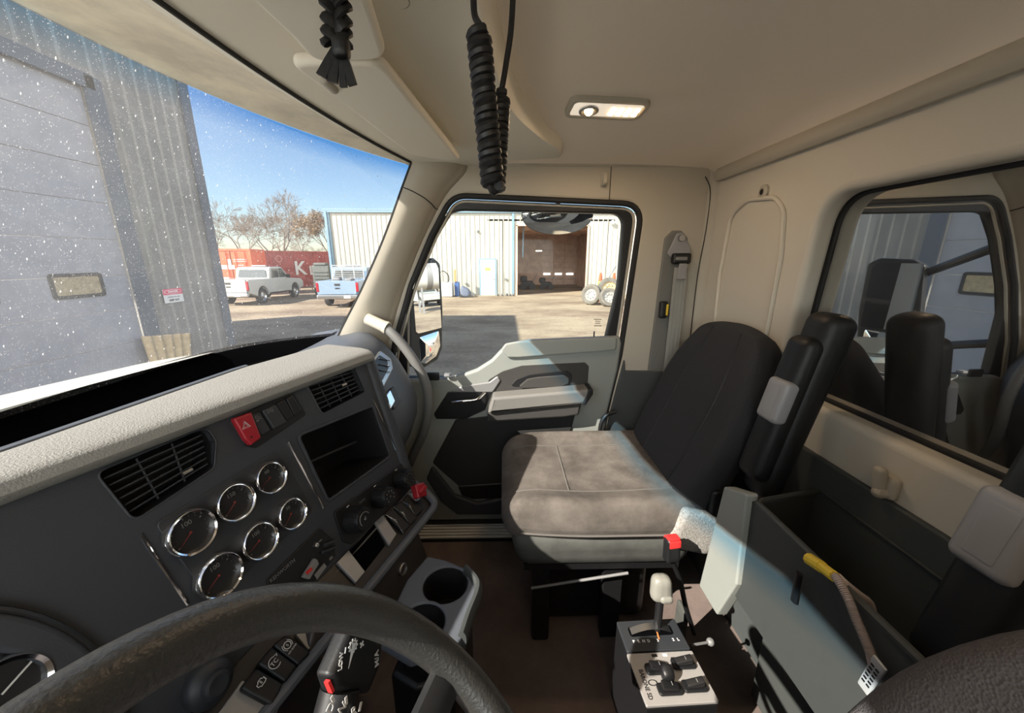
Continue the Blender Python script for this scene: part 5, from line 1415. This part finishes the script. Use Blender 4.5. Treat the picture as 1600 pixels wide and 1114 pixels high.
# ---- cream shop across the yard
BX, BZ = 25.0, 5.15
y0, y1 = at_x(510, 340, BX).y, -12.0
oy0, oy1, oz = at_x(806, 360, BX).y, at_x(920, 360, BX).y, at_x(860, 352, BX).z
rt = root('cream_shop', 'cream metal shop across the yard with an open bay', 'building', (BX, 0, 0))
def facade(a, c, z0, z1):
    P = []; n_ = int(abs(c - a) / .305) + 1
    for k in range(n_):
        for o_, d_ in ((0, 0), (.245, 0), (.258, 1), (.292, 1)):
            q = a - k * .305 - o_
            if q >= c: P.append((q, BX - .03 * d_))
    P.append((c, BX)); return P
b = MB(); corr_mesh(b, facade(y0, oy0, 0, 0), 0, BZ, 'y'); corr_mesh(b, facade(oy0, oy1, 0, 0), oz, BZ, 'y'); corr_mesh(b, facade(oy1, y1, 0, 0), 0, BZ, 'y')
b.box((BX + 6, y0, BZ / 2), (12, .08, BZ)); b.box((BX + 6, y1, BZ / 2), (12, .08, BZ))
part('siding', b, M['cream'], rt, 'cream ribbed siding')
part('roof', MB().box((BX + 6, (y0 + y1) / 2, BZ + .1), (12.3, y0 - y1 + .3, .1)).box((BX - .06, (y0 + y1) / 2, BZ + .02), (.16, y0 - y1 + .3, .20)), M['bluetrim'], rt, 'light blue roof edge')
b = MB().box((BX - .04, y0 - .05, BZ / 2), (.12, .30, BZ)); b.box((BX - .12, y0 - .02, BZ / 2), (.10, .12, BZ))
part('corner_trim', b, M['bluetrim'], rt, 'light blue corner trim and downspout')
yb_ = at_x(804, 400, BX).y + .10
part('pilaster_trim', MB().box((BX - .05, yb_, BZ / 2), (.10, .14, BZ)), M['bluetrim'], rt)
part('bay_frame', MB().box((BX - .03, oy0 - .05, oz / 2), (.10, .12, oz)).box((BX - .03, oy1 + .03, oz / 2), (.10, .10, oz)).box((BX - .03, (oy0 + oy1) / 2, oz), (.10, oy0 - oy1, .10)), M['brownwall'], rt)
b = MB().box((BX + 5, oy0 + .8, 2.3), (10, .1, 4.6)); b.box((BX + 5, oy1 - 1.2, 2.3), (10, .1, 4.6)); b.box((BX + 9.9, -3, 2.3), (.1, 8, 4.6)); b.box((BX + 5, -3, 4.65), (10, 8, .1)); b.box((BX + .25, oy0 + .35, 2.3), (.1, .9, 4.6)); b.box((BX + .25, oy1 - .6, 2.3), (.1, 1.2, 4.6))
for k in range(4): b.box((BX + 2 + 2.2 * k, -3, 4.35), (.2, 8, .35))
part('bay_interior', b, M['brownwall'], rt, 'dim brown bay interior')
iy0, iy1 = at_x(846, 400, BX + 9.8).y, at_x(918, 400, BX + 9.8).y; iz1 = at_x(880, 382, BX + 9.8).z
b = MB(); n_ = 7
for k in range(n_):
    for j in range(4):
        w_ = (iy0 - iy1) / 4; h_ = iz1 / n_
        b.rbox((BX + 9.8, iy0 - w_ * (j + .5), h_ * (k + .5)), (.06, w_ * .94, h_ * .92), .03, 6)
dr = part('inner_door', b, M['browndoor'], rt, 'brown sectional door at the back of the bay')
b = MB()
for j in range(4): b.box((BX + 9.75, iy0 - (iy0 - iy1) / 4 * (j + .5), at_x(880, 428, BX + 9.8).z), (.05, (iy0 - iy1) / 4 * .6, .16))
part('lit_pane', b, mat('daylight_pane', (.8, .8, .8, 1), .4, emit=(1, .98, .9, 1), es=1.0), dr, 'row of bright little door windows')
d0, d1, dz1 = at_x(750, 430, BX).y, at_x(775, 430, BX).y, at_x(760, 406, BX).z
f = Frame((BX - .04, (d0 + d1) / 2, 0), (0, -1, 0), (0, 0, 1))
dw = d0 - d1
pd = part('entry_door', MB().rbox((0, dz1 / 2, .02), (dw * .9, dz1, .05), .01, 6, f), M['doorwhite'], rt, 'white entry door with a yellow notice')
part('door_frame', MB().plate([(-dw / 2 - .04, 0), (dw / 2 + .04, 0), (dw / 2 + .04, dz1 + .08), (-dw / 2 - .04, dz1 + .08)], [[(-dw * .44, .01), (dw * .44, .01), (dw * .44, dz1), (-dw * .44, dz1)]], f, 0, .03), M['bluetrim'], pd)
part('notice', MB().rbox((0, dz1 * .74, .05), (.34, .20, .01), .004, 6, f), M['lime'], pd, 'yellow notice')
part('door_knob', MB().ball(f.p(dw * .36, dz1 * .47, .07), .04, 6), M['dullgrey'], pd)
for px, py, nm in ((746, 361, 'wall_lamp'), (728, 443, 'socket_box'), (790, 436, 'socket_box')):
    q = at_x(px, py, BX - .08); part(nm, MB().rbox(q, (.12, .12, .16), .03, 6), M['dullgrey'], rt)
q = at_x(957, 348, BX - .1); part('round_lamp', MB().lathe([(.14, 0), (.14, .08), (.10, .12), (0, .13)], Frame(q, (0, -1, 0), (0, 0, 1)), 20), M['doorwhite'], rt, 'round white wall lamp')

# things along the cream shop
def gq_(px, py): p = at_z(px, py, 0); return p
q = at_x(700, 466, 24.2); zt = at_x(700, 441, 24.2).z; wq = at_x(691, 450, 24.2).y - at_x(708, 450, 24.2).y
rt = root('water_tote', 'white plastic tote with a black pipe against the cream shop', 'tank', (24.2, q.y, 0))
part('body', MB().rbox((24.2, q.y, zt / 2 + .0), (wq, wq, zt), .06, 8), M['doorwhite'], rt)
part('pipe', MB().tube(smooth_path([(24.0, q.y + .1, zt), (24.0, q.y - .1, zt + .05), (24.0, q.y - .1, zt + .45), (24.0, q.y + .25, zt + .7), (24.0, q.y + .5, zt + .4)], 5), .03, 6), M['black'], rt)
q = at_x(715, 466, 24.3); thing('blue_bin', MB().rbox((24.3, q.y, zt / 2 + .01), (.4, .30, zt + .02), .05, 8, fn=lambda p: (p.x, p.y * (1 + .1 * p.z), p.z)), M['blueplastic'], 'tall blue bin beside the white tote', 'bin')
q = at_x(704, 441, 22.0); thing('wood_post', MB().rbox((24.1, q.y, zt + .40), (.10, .13, .76), .02, 6), M['wood'], 'short orange-brown wood post standing on the white tote', 'post')
q = at_x(728, 467, 23.8)
rt = root('covered_mower', 'dark covered machine beside the white entry door', 'machine', (23.8, q.y, 0))
part('cover', MB().rbox((23.8, q.y, .30), (.7, .62, .60), .16, 10, fn=lambda p: (p.x, p.y * (1 - .5 * max(0, p.z)), p.z + (p.y * .45 if p.z > 0 else 0))), mat('slate_cover', (.11, .13, .18, 1), .8), rt)
for s_ in (-1, 1): part('wheel', MB().tube([(23.45, q.y + s_ * .28, .10), (23.52, q.y + s_ * .28, .10)], .10, 12), M['tire'], rt)
part('handle', MB().tube([(23.6, q.y - .2, .45), (23.6, q.y - .55, .05)], .02, 6), M['dullgrey'], rt)
random.seed(4)
for k, px in enumerate((778, 785, 792, 797, 802)):
    q = at_x(px, 467, 24.4); r_ = random.uniform(.09, .15)
    b = MB().rbox((24.4, q.y, r_ * .8), (r_ * 1.6, r_ * 1.6, r_ * 1.6), r_ * .5, 6); b.tube([(24.3, q.y - .05, r_), (24.3, q.y + .08, r_ * 2.1)], .02, 5); b.ball((24.25, q.y + .06, r_ * 1.1), r_ * .5, 6)
    thing('scrap_part', b, M['dullgrey'], ['leftmost', 'second from left', 'middle', 'second from right', 'rightmost'][k] + ' of the small scrap metal parts along the shop wall', 'scrap', 'scrap parts by the shop door')
for px, lab, s_ in ((824, 'dark machine standing left inside the open bay', .9), (853, 'smaller dark machine in the middle of the open bay', .8)):
    q = at_x(px, 455, BX + 5); rt = root('shop_machine', lab, 'machine', (BX + 5, q.y, 0))
    part('frame', MB().rbox((BX + 5, q.y, .45 * s_), (.8 * s_, 1.0 * s_, .5 * s_), .08, 6).rbox((BX + 5, q.y + .3, .85 * s_), (.5 * s_, .6 * s_, .5 * s_), .1, 6), M['cardark'], rt)
    for d_ in (-.4, .4): part('wheel', MB().tube([(BX + 4.5, q.y + d_ * s_, .28 * s_), (BX + 4.66, q.y + d_ * s_, .28 * s_)], .28 * s_, 16), M['tire'], rt)
    part('handle', MB().tube([(BX + 4.8, q.y - .5 * s_, .7), (BX + 4.8, q.y - .8 * s_, 1.3 * s_)], .03, 6), M['dullgrey'], rt)
q = at_x(818, 360, BX + 1.5); thing('hanging_pole', MB().tube([(BX + 1.5, q.y, 4.55), (BX + 1.5, q.y + .05, 2.4)], .05, 8), M['bluetrim'], 'pale pole hanging inside the bay at its left side', 'pole')
q = at_x(842, 392, BX + 6); thing('strip_lamp', MB().rbox((BX + 6, q.y, q.z), (.1, .5, .08), .02, 6), mat('strip_lamp_white', (.8, .8, .8, 1), .4, emit=(1, 1, .95, 1), es=1.5), 'small white strip lamp on the left bay wall', 'lamp')

# tires beside the bay
def wheel(name, lab, c, r, w_, ax, rimm, dusty=True):
    c = Vector(c); ax = Vector(ax).normalized(); u = Vector((0, 0, 1)); u = (u - ax * u.dot(ax)).normalized(); f = Frame(c, u, ax.cross(u), ax)
    rt = root(name, lab, 'tire', (c.x, c.y, 0))
    h = w_ / 2
    part('tire', MB().lathe([(r * .62, -h * .8), (r * .80, -h), (r * .95, -h * .85), (r, -h * .5), (r, h * .5), (r * .95, h * .85), (r * .80, h), (r * .62, h * .8), (r * .60, 0), (r * .62, -h * .8)], f, 36), M['tiredusty'] if dusty else M['tire'], rt)
    b = MB().lathe([(r * .62, h * .75), (r * .56, h * .5), (r * .50, h * .35), (r * .28, h * .45), (r * .24, h * .2), (0, h * .2)], f, 32)
    rm = part('rim', b, rimm, rt)
    b = MB()
    for k in range(8): b.ball(f.p(r * .38 * math.cos(.785 * k), r * .38 * math.sin(.785 * k), h * .42), r * .05, 5)
    part('lug_holes', b, M['cardark'], rm)
    return rt
c = at_x(924, 461, 19.6); wheel('loose_tire', 'dusty truck wheel leaning upright at the left of the tire pile', (19.6, c.y, .53), .53, .32, (-.75, .55, .12), M['rimw'])
c = at_x(951, 465, 19.0); wheel('loose_tire', 'dusty truck wheel with white rim lying tilted in front of the tire pile', (18.95, c.y, .43), .50, .32, (-.88, -.05, .45), M['rimw'])
c = at_x(953, 450, 20.0); wheel('loose_tire', 'larger tan wheel standing at the back of the tire pile', (20.2, c.y, .74), .62, .34, (-.95, .05, .25), M['tan'])
for px, ro, lab in ((938, .25, 'tall orange marker cone left behind the tire pile'), (959, -.2, 'tall orange marker cone right behind the tire pile')):
    q = at_x(px, 440, 21.3)
    rt = root('marker_cone', lab, 'cone', (21.3, q.y, 0))
    part('cone', MB().lathe([(.34, 0), (.34, .06), (.24, .07), (.06, 1.55), (0, 1.56)], Frame((21.3, q.y, 0), (1, 0, 0), (0, 1, 0)), 20), M['orangeplastic'], rt)
    part('band', MB().lathe([(.155, .85), (.120, 1.1)], Frame((21.3, q.y, .001), (1, 0, 0), (0, 1, 0)), 20), M['lime'], rt)
c = at_x(962, 415, 20.7); a = Vector((20.75, c.y + 1.05, .03))
thing('broom_pole', MB().tube([a, c], .035, 8).tube([a.lerp(c, .82), c], .05, 8), M['dullgrey'], 'grey pole leaning up out of the tire pile', 'pole')

# ---- pickups
def pickup(name, lab, rear, fwd, paint, rack=False, L=5.6, W=1.95):
    rear = Vector(rear); fw = Vector(fwd).normalized(); lf = Vector((-fw.y, fw.x, 0))
    rt = root(name, lab, 'pickup truck', (rear + fw * L / 2).xy.to_3d())
    f = Frame((rear.x, rear.y, 0), fw, lf, (0, 0, 1))    # u forward, v left
    def side(prof, v0, v1):
        return MB().plate(prof, [], Frame(f.p(0, v1, 0), fw, (0, 0, 1), -lf), 0, abs(v1 - v0), .03, 2)
    arch = lambda cx, r: [(cx + r * math.cos(math.radians(a)), .42 + r * math.sin(math.radians(a))) for a in range(180, -1, -20)]
    low = [(.05, .62)] + arch(1.15, .50) + [(1.75, .52), (3.95, .48)] + arch(4.55, .50) + [(5.15, .55), (5.55, .60), (5.6, .95), (5.35, 1.12), (3.95, 1.22), (3.8, 1.28), (.02, 1.28)]
    part('body', side(low, -W / 2, W / 2), paint, rt)
    cab = [(2.0, 1.22), (4.1, 1.22), (3.45, 1.80), (3.2, 1.88), (2.35, 1.88), (2.15, 1.80)]
    part('cab', MB().loft([[f.p(u, v * (1 - .12 * max(0, (z - 1.22) / .66)), z) for v in (-W / 2 + .03, W / 2 - .03)] for u, z in cab] + [], closed=False, cap=False) if False else side(cab, -W / 2 + .08, W / 2 - .08), paint, rt)
    b = MB()
    for sg in (-1, 1):
        v = sg * (W / 2 - .075)
        for lp in ([(2.25, 1.30), (2.95, 1.30), (2.95, 1.78), (2.35, 1.78)], [(3.03, 1.30), (3.85, 1.30), (3.40, 1.74), (3.28, 1.78), (3.03, 1.78)]):
            b.prism(lp, Frame(f.p(0, v, 0), fw, (0, 0, 1), lf), -.012 , .012)
    b.add([f.p(1.985, v, z) if False else f.p(2.0 + (z - 1.22) * .22 - .03, v, z) for v, z in ((-.75, 1.34), (.75, 1.34), (.68, 1.74), (-.68, 1.74))], [(0, 1, 2, 3)])
    b.add([f.p(4.1 - (z - 1.22) * 1.1 + .05, v, z) for v, z in ((-.78, 1.28), (.78, 1.28), (.68, 1.76), (-.68, 1.76))], [(0, 1, 2, 3)])
    part('window', b, M['carglass'], rt, 'dark windows')
    tg = part('tailgate', MB().plate(rrect(-W / 2 + .12, .66, W / 2 - .12, 1.29, .05), [], Frame(f.p(0, 0, 0), -lf, (0, 0, 1), -fw), -.02, .05, .015), paint, rt)
    part('latch', MB().rbox((0, 1.12, .055), (.26, .10, .02), .01, 6, Frame(f.p(0, 0, 0), -lf, (0, 0, 1), -fw)).rbox((0, .95, .055), (.22, .06, .01), .005, 6, Frame(f.p(0, 0, 0), -lf, (0, 0, 1), -fw)), M['cardark'], tg)
    for sg in (-1, 1): part('tail_lamp', MB().rbox((sg * (W / 2 - .07), 1.0, .03), (.13, .44, .06), .02, 6, Frame(f.p(0, 0, 0), -lf, (0, 0, 1), -fw)), M['red'], rt, 'red tail lamp')
    bp_ = part('bumper', MB().rbox((0, .55, .10), (W - .05, .20, .18), .05, 8, Frame(f.p(0, 0, 0), -lf, (0, 0, 1), -fw)), M['satin'], rt)
    part('number_plate', MB().box((.45, .55, .195), (.30, .14, .01), Frame(f.p(0, 0, 0), -lf, (0, 0, 1), -fw)), M['white'], bp_)
    part('underbody', MB().box(f.p(2.8, 0, .52), (.01, .01, .01)).rbox((2.8, 0, .55), (5.0, W - .5, .28), .05, 6, f).rbox((1.15, 0, .42), (.25, W - .4, .22), .08, 6, f), M['cardark'], rt)
    for u in (1.15, 4.55):
        for sg in (-1, 1):
            v = sg * (W / 2 - .14); fx = Frame(f.p(u, v, .40), fw, (0, 0, 1), lf * sg)
            wl = part('wheel', MB().lathe([(.22, -.12), (.36, -.13), (.40, -.09), (.40, .09), (.36, .13), (.26, .12), (.24, .09), (.22, -.12)], fx, 28), M['tire'], rt)
            part('rim', MB().lathe([(.25, .115), (.20, .06), (.10, .09), (.06, .13), (0, .13)], fx, 24), M['satin'], wl)
    for sg in (-1, 1): part('wing_mirror', MB().rbox((3.65, sg * (W / 2 + .10), 1.34), (.10, .22, .20), .04, 6, f), M['cardark'], rt)
    part('beacon', MB().rbox((2.8, 0, 1.93), (.14, .8, .08), .03, 6, f), M['silver'], rt)
    if rack:
        b = MB()
        for k in range(7): b.tube([f.p(1.9, -.75, 1.35 + .09 * k), f.p(1.9, .75, 1.35 + .09 * k)], .016, 6)
        for v in (-.78, -.3, .3, .78): b.tube([f.p(1.9, v, 1.28), f.p(1.9, v, 1.98)], .025, 6)
        b.tube([f.p(1.9, -.78, 1.98), f.p(1.9, .78, 1.98)], .025, 6)
        part('headache_rack', b, M['doorwhite'], rt, 'white slatted rack behind the cab')
        part('load', MB().rbox((1.0, .3, 1.33), (.5, .4, .2), .06, 6, f).rbox((.7, -.4, 1.31), (.7, .3, .14), .05, 6, f), M['dullgrey'], rt)
    return rt
w1, w2 = at_z(412, 474, 0), at_z(463, 466, 0)
fw = (w2 - w1); fw.z = 0; fw = Vector((1, .03, 0)).normalized(); lf = Vector((-fw.y, fw.x, 0))
rear = w1 - fw * 1.15 + lf * (1.95 / 2 - .10)
pickup('pickup_truck', 'white pickup truck parked in front of the shipping containers', rear, fw, M['carwhite'])
w1 = at_z(545, 481, 0); fw = Vector((1, .10, 0)).normalized()
rear = at_z(536, 480, 0) + Vector((-.35, .0, 0))
pickup('pickup_truck', 'pale blue pickup with a white slatted rack seen from behind', rear, fw, M['carblue'], rack=True)

# ---- shipping containers
def container(name, lab, o, along, L, Hh, Wd, m, z0=.0):
    o = Vector(o); u = Vector(along).normalized(); v = Vector((-u.y, u.x, 0)); f = Frame((o.x, o.y, z0), u, v, (0, 0, 1))
    rt = root(name, lab, 'shipping container', f.p(L / 2, Wd / 2, 0))
    b = MB(); n_ = int(L / .28)
    for vv, sg in ((0, -1), (Wd, 1)):
        P = []
        for k in range(n_):
            for a, d_ in ((0, 0), (.10, 0), (.14, 1), (.24, 1)): P.append((k * .28 + a, vv - sg * .04 * d_))
        P.append((L, vv)); V = []; F = []
        for a, c in P: V += [f.p(a, c, .12), f.p(a, c, Hh - .1)]
        for i in range(len(P) - 1): F.append((2 * i, 2 * i + 2, 2 * i + 3, 2 * i + 1))
        b.add(V, F)
    b.box((L, Wd / 2, Hh / 2), (.06, Wd, Hh - .1), f); b.box((L / 2, Wd / 2, Hh - .04), (L, Wd, .05), f); b.box((L / 2, Wd / 2, .1), (L, Wd, .1), f)
    part('walls', b, m, rt)
    b = MB()
    for a in (0, L):
        for c in (0, Wd): b.box((a, c, Hh / 2), (.14, .14, Hh), f)
    for c in (0, Wd):
        for z in (.08, Hh - .06): b.box((L / 2, c, z), (L, .12, .14), f)
    for a in (0, L):
        for z in (.08, Hh - .06): b.box((a, Wd / 2, z), (.12, Wd, .14), f)
    part('frame', b, m, rt)
    dr = MB()
    for c in (Wd * .26, Wd * .74): dr.rbox((-.02, c, Hh / 2), (.06, Wd * .46, Hh - .3), .02, 6, f)
    d_ = part('door', dr, m, rt, 'end doors')
    b = MB()
    for c in (Wd * .14, Wd * .38, Wd * .62, Wd * .86): b.tube([f.p(-.07, c, .15), f.p(-.07, c, Hh - .15)], .025, 6)
    part('lock_bar', b, M['orange'] if m is M['orange'] else M['dullgrey'], d_)
    return rt, f
oc = at_x(388, 440, 27.5); tz = at_x(370, 389, 25.0).z
rt, f = container('shipping_container', 'bright orange-red shipping container with its doors facing the yard', (25.0, at_x(397, 440, 25.0).y, 0), (1, .3, 0), 3.0, tz, at_x(346, 440, 25.0).y - at_x(397, 440, 25.0).y, M['orange'])
Wd = at_x(346, 440, 25.0).y - at_x(397, 440, 25.0).y
b = MB().box((-.06, Wd * .62, tz * .62), (.012, Wd * .38, .26), f).box((-.06, Wd * .55, tz * .72), (.012, .18, .40), f).box((-.06, Wd * .70, tz * .38), (.012, Wd * .22, .16), f)
part('shipping_label', b, M['white'], rt, 'white label blocks')
b = MB()
for z in (.78, .74, .66): b.box((-.06, Wd * .27, tz * z), (.012, Wd * (.34 if z != .66 else .16), .05), f)
part('code_print', b, M['white'], rt)
sx = at_x(399, 440, 29.5); e = at_x(519, 440, 35)
al = (e - sx); al.z = 0
tz2 = at_x(400, 389.5, 28.5).z
rt, f = container('shipping_container', 'long maroon shipping container with large white letters behind the pickup', (29.5, sx.y, 0), al, 12.2, 2.9, 2.44, M['maroon'])
b = MB()
# white letters on the side facing the yard
def side_u(px):
    best = None
    for i in range(400):
        u = 12.2 * i / 400; p = f.p(u, 0, 1.6); w = (p - CAM).dot(FW); x = 800 + FPX * (p - CAM).dot(RT) / w
        if best is None or abs(x - px) < best[0]: best = (abs(x - px), u)
    return best[1]
sgn = 1 if f.v.dot(CAM - f.o) < 0 else -1
for ch, px, s_, zc in (('K', 468, 1.45, 1.50), ('L', 486, .95, 1.30), ('I', 494, .95, 1.30), ('N', 503, .95, 1.30), ('E', 512, .95, 1.30)):
    lfm = Frame(f.p(side_u(px), 0, zc) - f.v * .07 * sgn, f.u, (0, 0, 1)); b.text(ch, lfm, s_ * 1.05, .01, sx=1.0, bold=.03)
part('lettering', b, M['white'], rt, 'large white letters on the side')
q = at_x(437, 398, 30); b = MB().lathe([(.28, 0), (.28, .01), (.2, .01)], Frame(f.p(side_u(437), 0, 2.3) - f.v * .07 * sgn, f.u, (0, 0, 1)), 8); part('star_mark', b, mat('faded_pink', (.5, .2, .18, 1), .7), rt)
# dark generator beside the cream shop corner
q = at_x(508, 430, 26)
b = MB().rbox((26, q.y, .95), (1.2, 1.1, 1.9), .06, 6).rbox((25.6, q.y, 1.98), (.5, .8, .16), .04, 6)
for k in range(5): b.box((25.38, q.y, .6 + .22 * k), (.04, .9, .05))
thing('machine_cabinet', b, mat('dark_green_grey', (.10, .11, .10, 1), .7), 'dark square machine cabinet between the maroon container and the cream shop', 'machine')
b = MB(); random.seed(9)
for k in range(60):
    q = at_z(random.uniform(470, 512), 460, 0); y = q.y + random.uniform(-.3, .3); x = 28.3 + random.uniform(-.5, .5)
    b.tube([(x, y, 0), (x + random.uniform(-.3, .3), y + random.uniform(-.3, .3), random.uniform(.2, .8))], .03, 4)
thing('dry_weeds', b, M['bark'], 'dark dry weeds along the foot of the maroon container', 'weeds', kind='stuff')

# ---- bare trees
def tree(name, lab, px, dist, topy, seed, m, spread=.42, leaves=False):
    rnd = random.Random(seed); q = at_x(px, 430, dist); H_ = at_x(px, topy, dist).z
    rt = root(name, lab, 'tree', (dist, q.y, 0)); b = MB(); lf = MB()
    def grow(p, d, L, r, lev):
        n_ = 3; pts = [p]; dd = d
        for i in range(n_):
            dd = (dd + Vector((rnd.uniform(-1, 1), rnd.uniform(-1, 1), rnd.uniform(-.4, .7))) * .13).normalized()
            pts.append(pts[-1] + dd * L / n_)
        b.tube(pts, [r * (1 - .45 * i / n_) for i in range(n_ + 1)], 5 if lev < 2 else 3, cap=False)
        if leaves and lev >= 5:
            for _ in range(2):
                c = pts[-1] + Vector((rnd.uniform(-1, 1), rnd.uniform(-1, 1), rnd.uniform(-1, 1))) * .35
                s_ = rnd.uniform(.03, .065); a = Vector((rnd.uniform(-1, 1), rnd.uniform(-1, 1), rnd.uniform(-1, 1))).normalized(); e = a.orthogonal().normalized() * s_; g = a.cross(e).normalized() * s_
                lf.add([c - e - g, c + e - g, c + e + g, c - e + g], [(0, 1, 2, 3)])
        if lev >= 7: return
        kids = 3 if lev < 6 else 2
        for k in range(kids):
            ax = dd.orthogonal().normalized(); ax.rotate(Matrix.Rotation(rnd.uniform(0, 6.283), 3, dd))
            nd = (dd + ax * rnd.uniform(.5, 1.25) * spread * 1.6).normalized()
            grow(pts[rnd.choice((2, 3, 3))], nd, L * rnd.uniform(.62, .82), max(r * .56, .016), lev + 1)
    grow(Vector((dist, q.y, 0)), Vector((0, 0, 1)), H_ * (.26 if leaves else .315), H_ * .020, 0)
    part('branches', b, m, rt, angle=80)
    if leaves: part('leaves', lf, M['drybrown'], rt, 'dry brown leaves')
    return rt
tree('bare_tree', 'bare tree at the left, right beside the grey shop corner', 350, 44, 318, 3, M['bark'])
tree('bare_tree', 'bare tree behind the orange container', 385, 50, 312, 5, M['bark'])
tree('bare_tree', 'tallest bare tree rising behind the middle of the maroon container', 450, 48, 300, 8, M['bark'], .40)
tree('bare_tree', 'spreading bare tree between the orange container and the tallest tree', 424, 72, 318, 13, M['bark'], .48)
tree('dry_leaf_tree', 'tree with dry brown leaves beside the cream shop corner', 522, 46, 320, 21, M['bark'], .28, True)
tree('bare_tree', 'thin bare tree just left of the dry brown leafy tree', 478, 60, 325, 34, M['bark'], .45)
# low scrub along the far edge
b = MB(); random.seed(12)
for k in range(900):
    y = random.uniform(12, 40); x = 80 + random.uniform(-3, 3); h = random.uniform(1.5, 4.5)
    b.tube([(x, y, 0), (x + random.uniform(-.6, .6), y + random.uniform(-.9, .9), h)], [.04, .012], 3, cap=False)
thing('far_brush', b, M['drybrown'], 'hazy brown brush along the far edge of the yard', 'brush', kind='stuff')

# ---- what the side mirror looks back at
rt = root('storage_tank', 'white horizontal tank on legs reflected in the side mirror', 'tank', (8.6, -25, 0))
part('vessel', MB().tube([(7.0, -25, 2.6), (7.1, -25, 2.6), (10.1, -25, 2.6), (10.2, -25, 2.6)], [.8, 1.0, 1.0, .8], 24), M['doorwhite'], rt)
for x in (7.6, 9.6):
    for y in (-25.6, -24.4): part('leg', MB().box((x, y, .9), (.12, .12, 1.8)), M['dullgrey'], rt)
part('band', MB().tube([(8.0, -25, 2.6), (8.4, -25, 2.6)], 1.012, 24), M['dullgrey'], rt)
thing('utility_pole', MB().cyl((13.0, -40, 0), (13.0, -40, 8.5), .14, .10, 10).tube([(12.2, -40, 8.0), (13.8, -40, 8.0)], .07, 6), M['bark'], 'wooden utility pole reflected in the side mirror', 'pole')
pickup('pickup_truck', 'white pickup facing the truck, reflected in the side mirror', (9.4, -36, 0), (.12, 1, 0), M['carwhite'])
thing('fuel_can', MB().rbox((3.0, -9.0, .35), (.45, .5, .7), .1, 8).tube([(3.0, -8.9, .7), (3.0, -8.75, .95)], .05, 8), M['redlit'], 'red can on the ground, reflected in the side mirror', 'can')
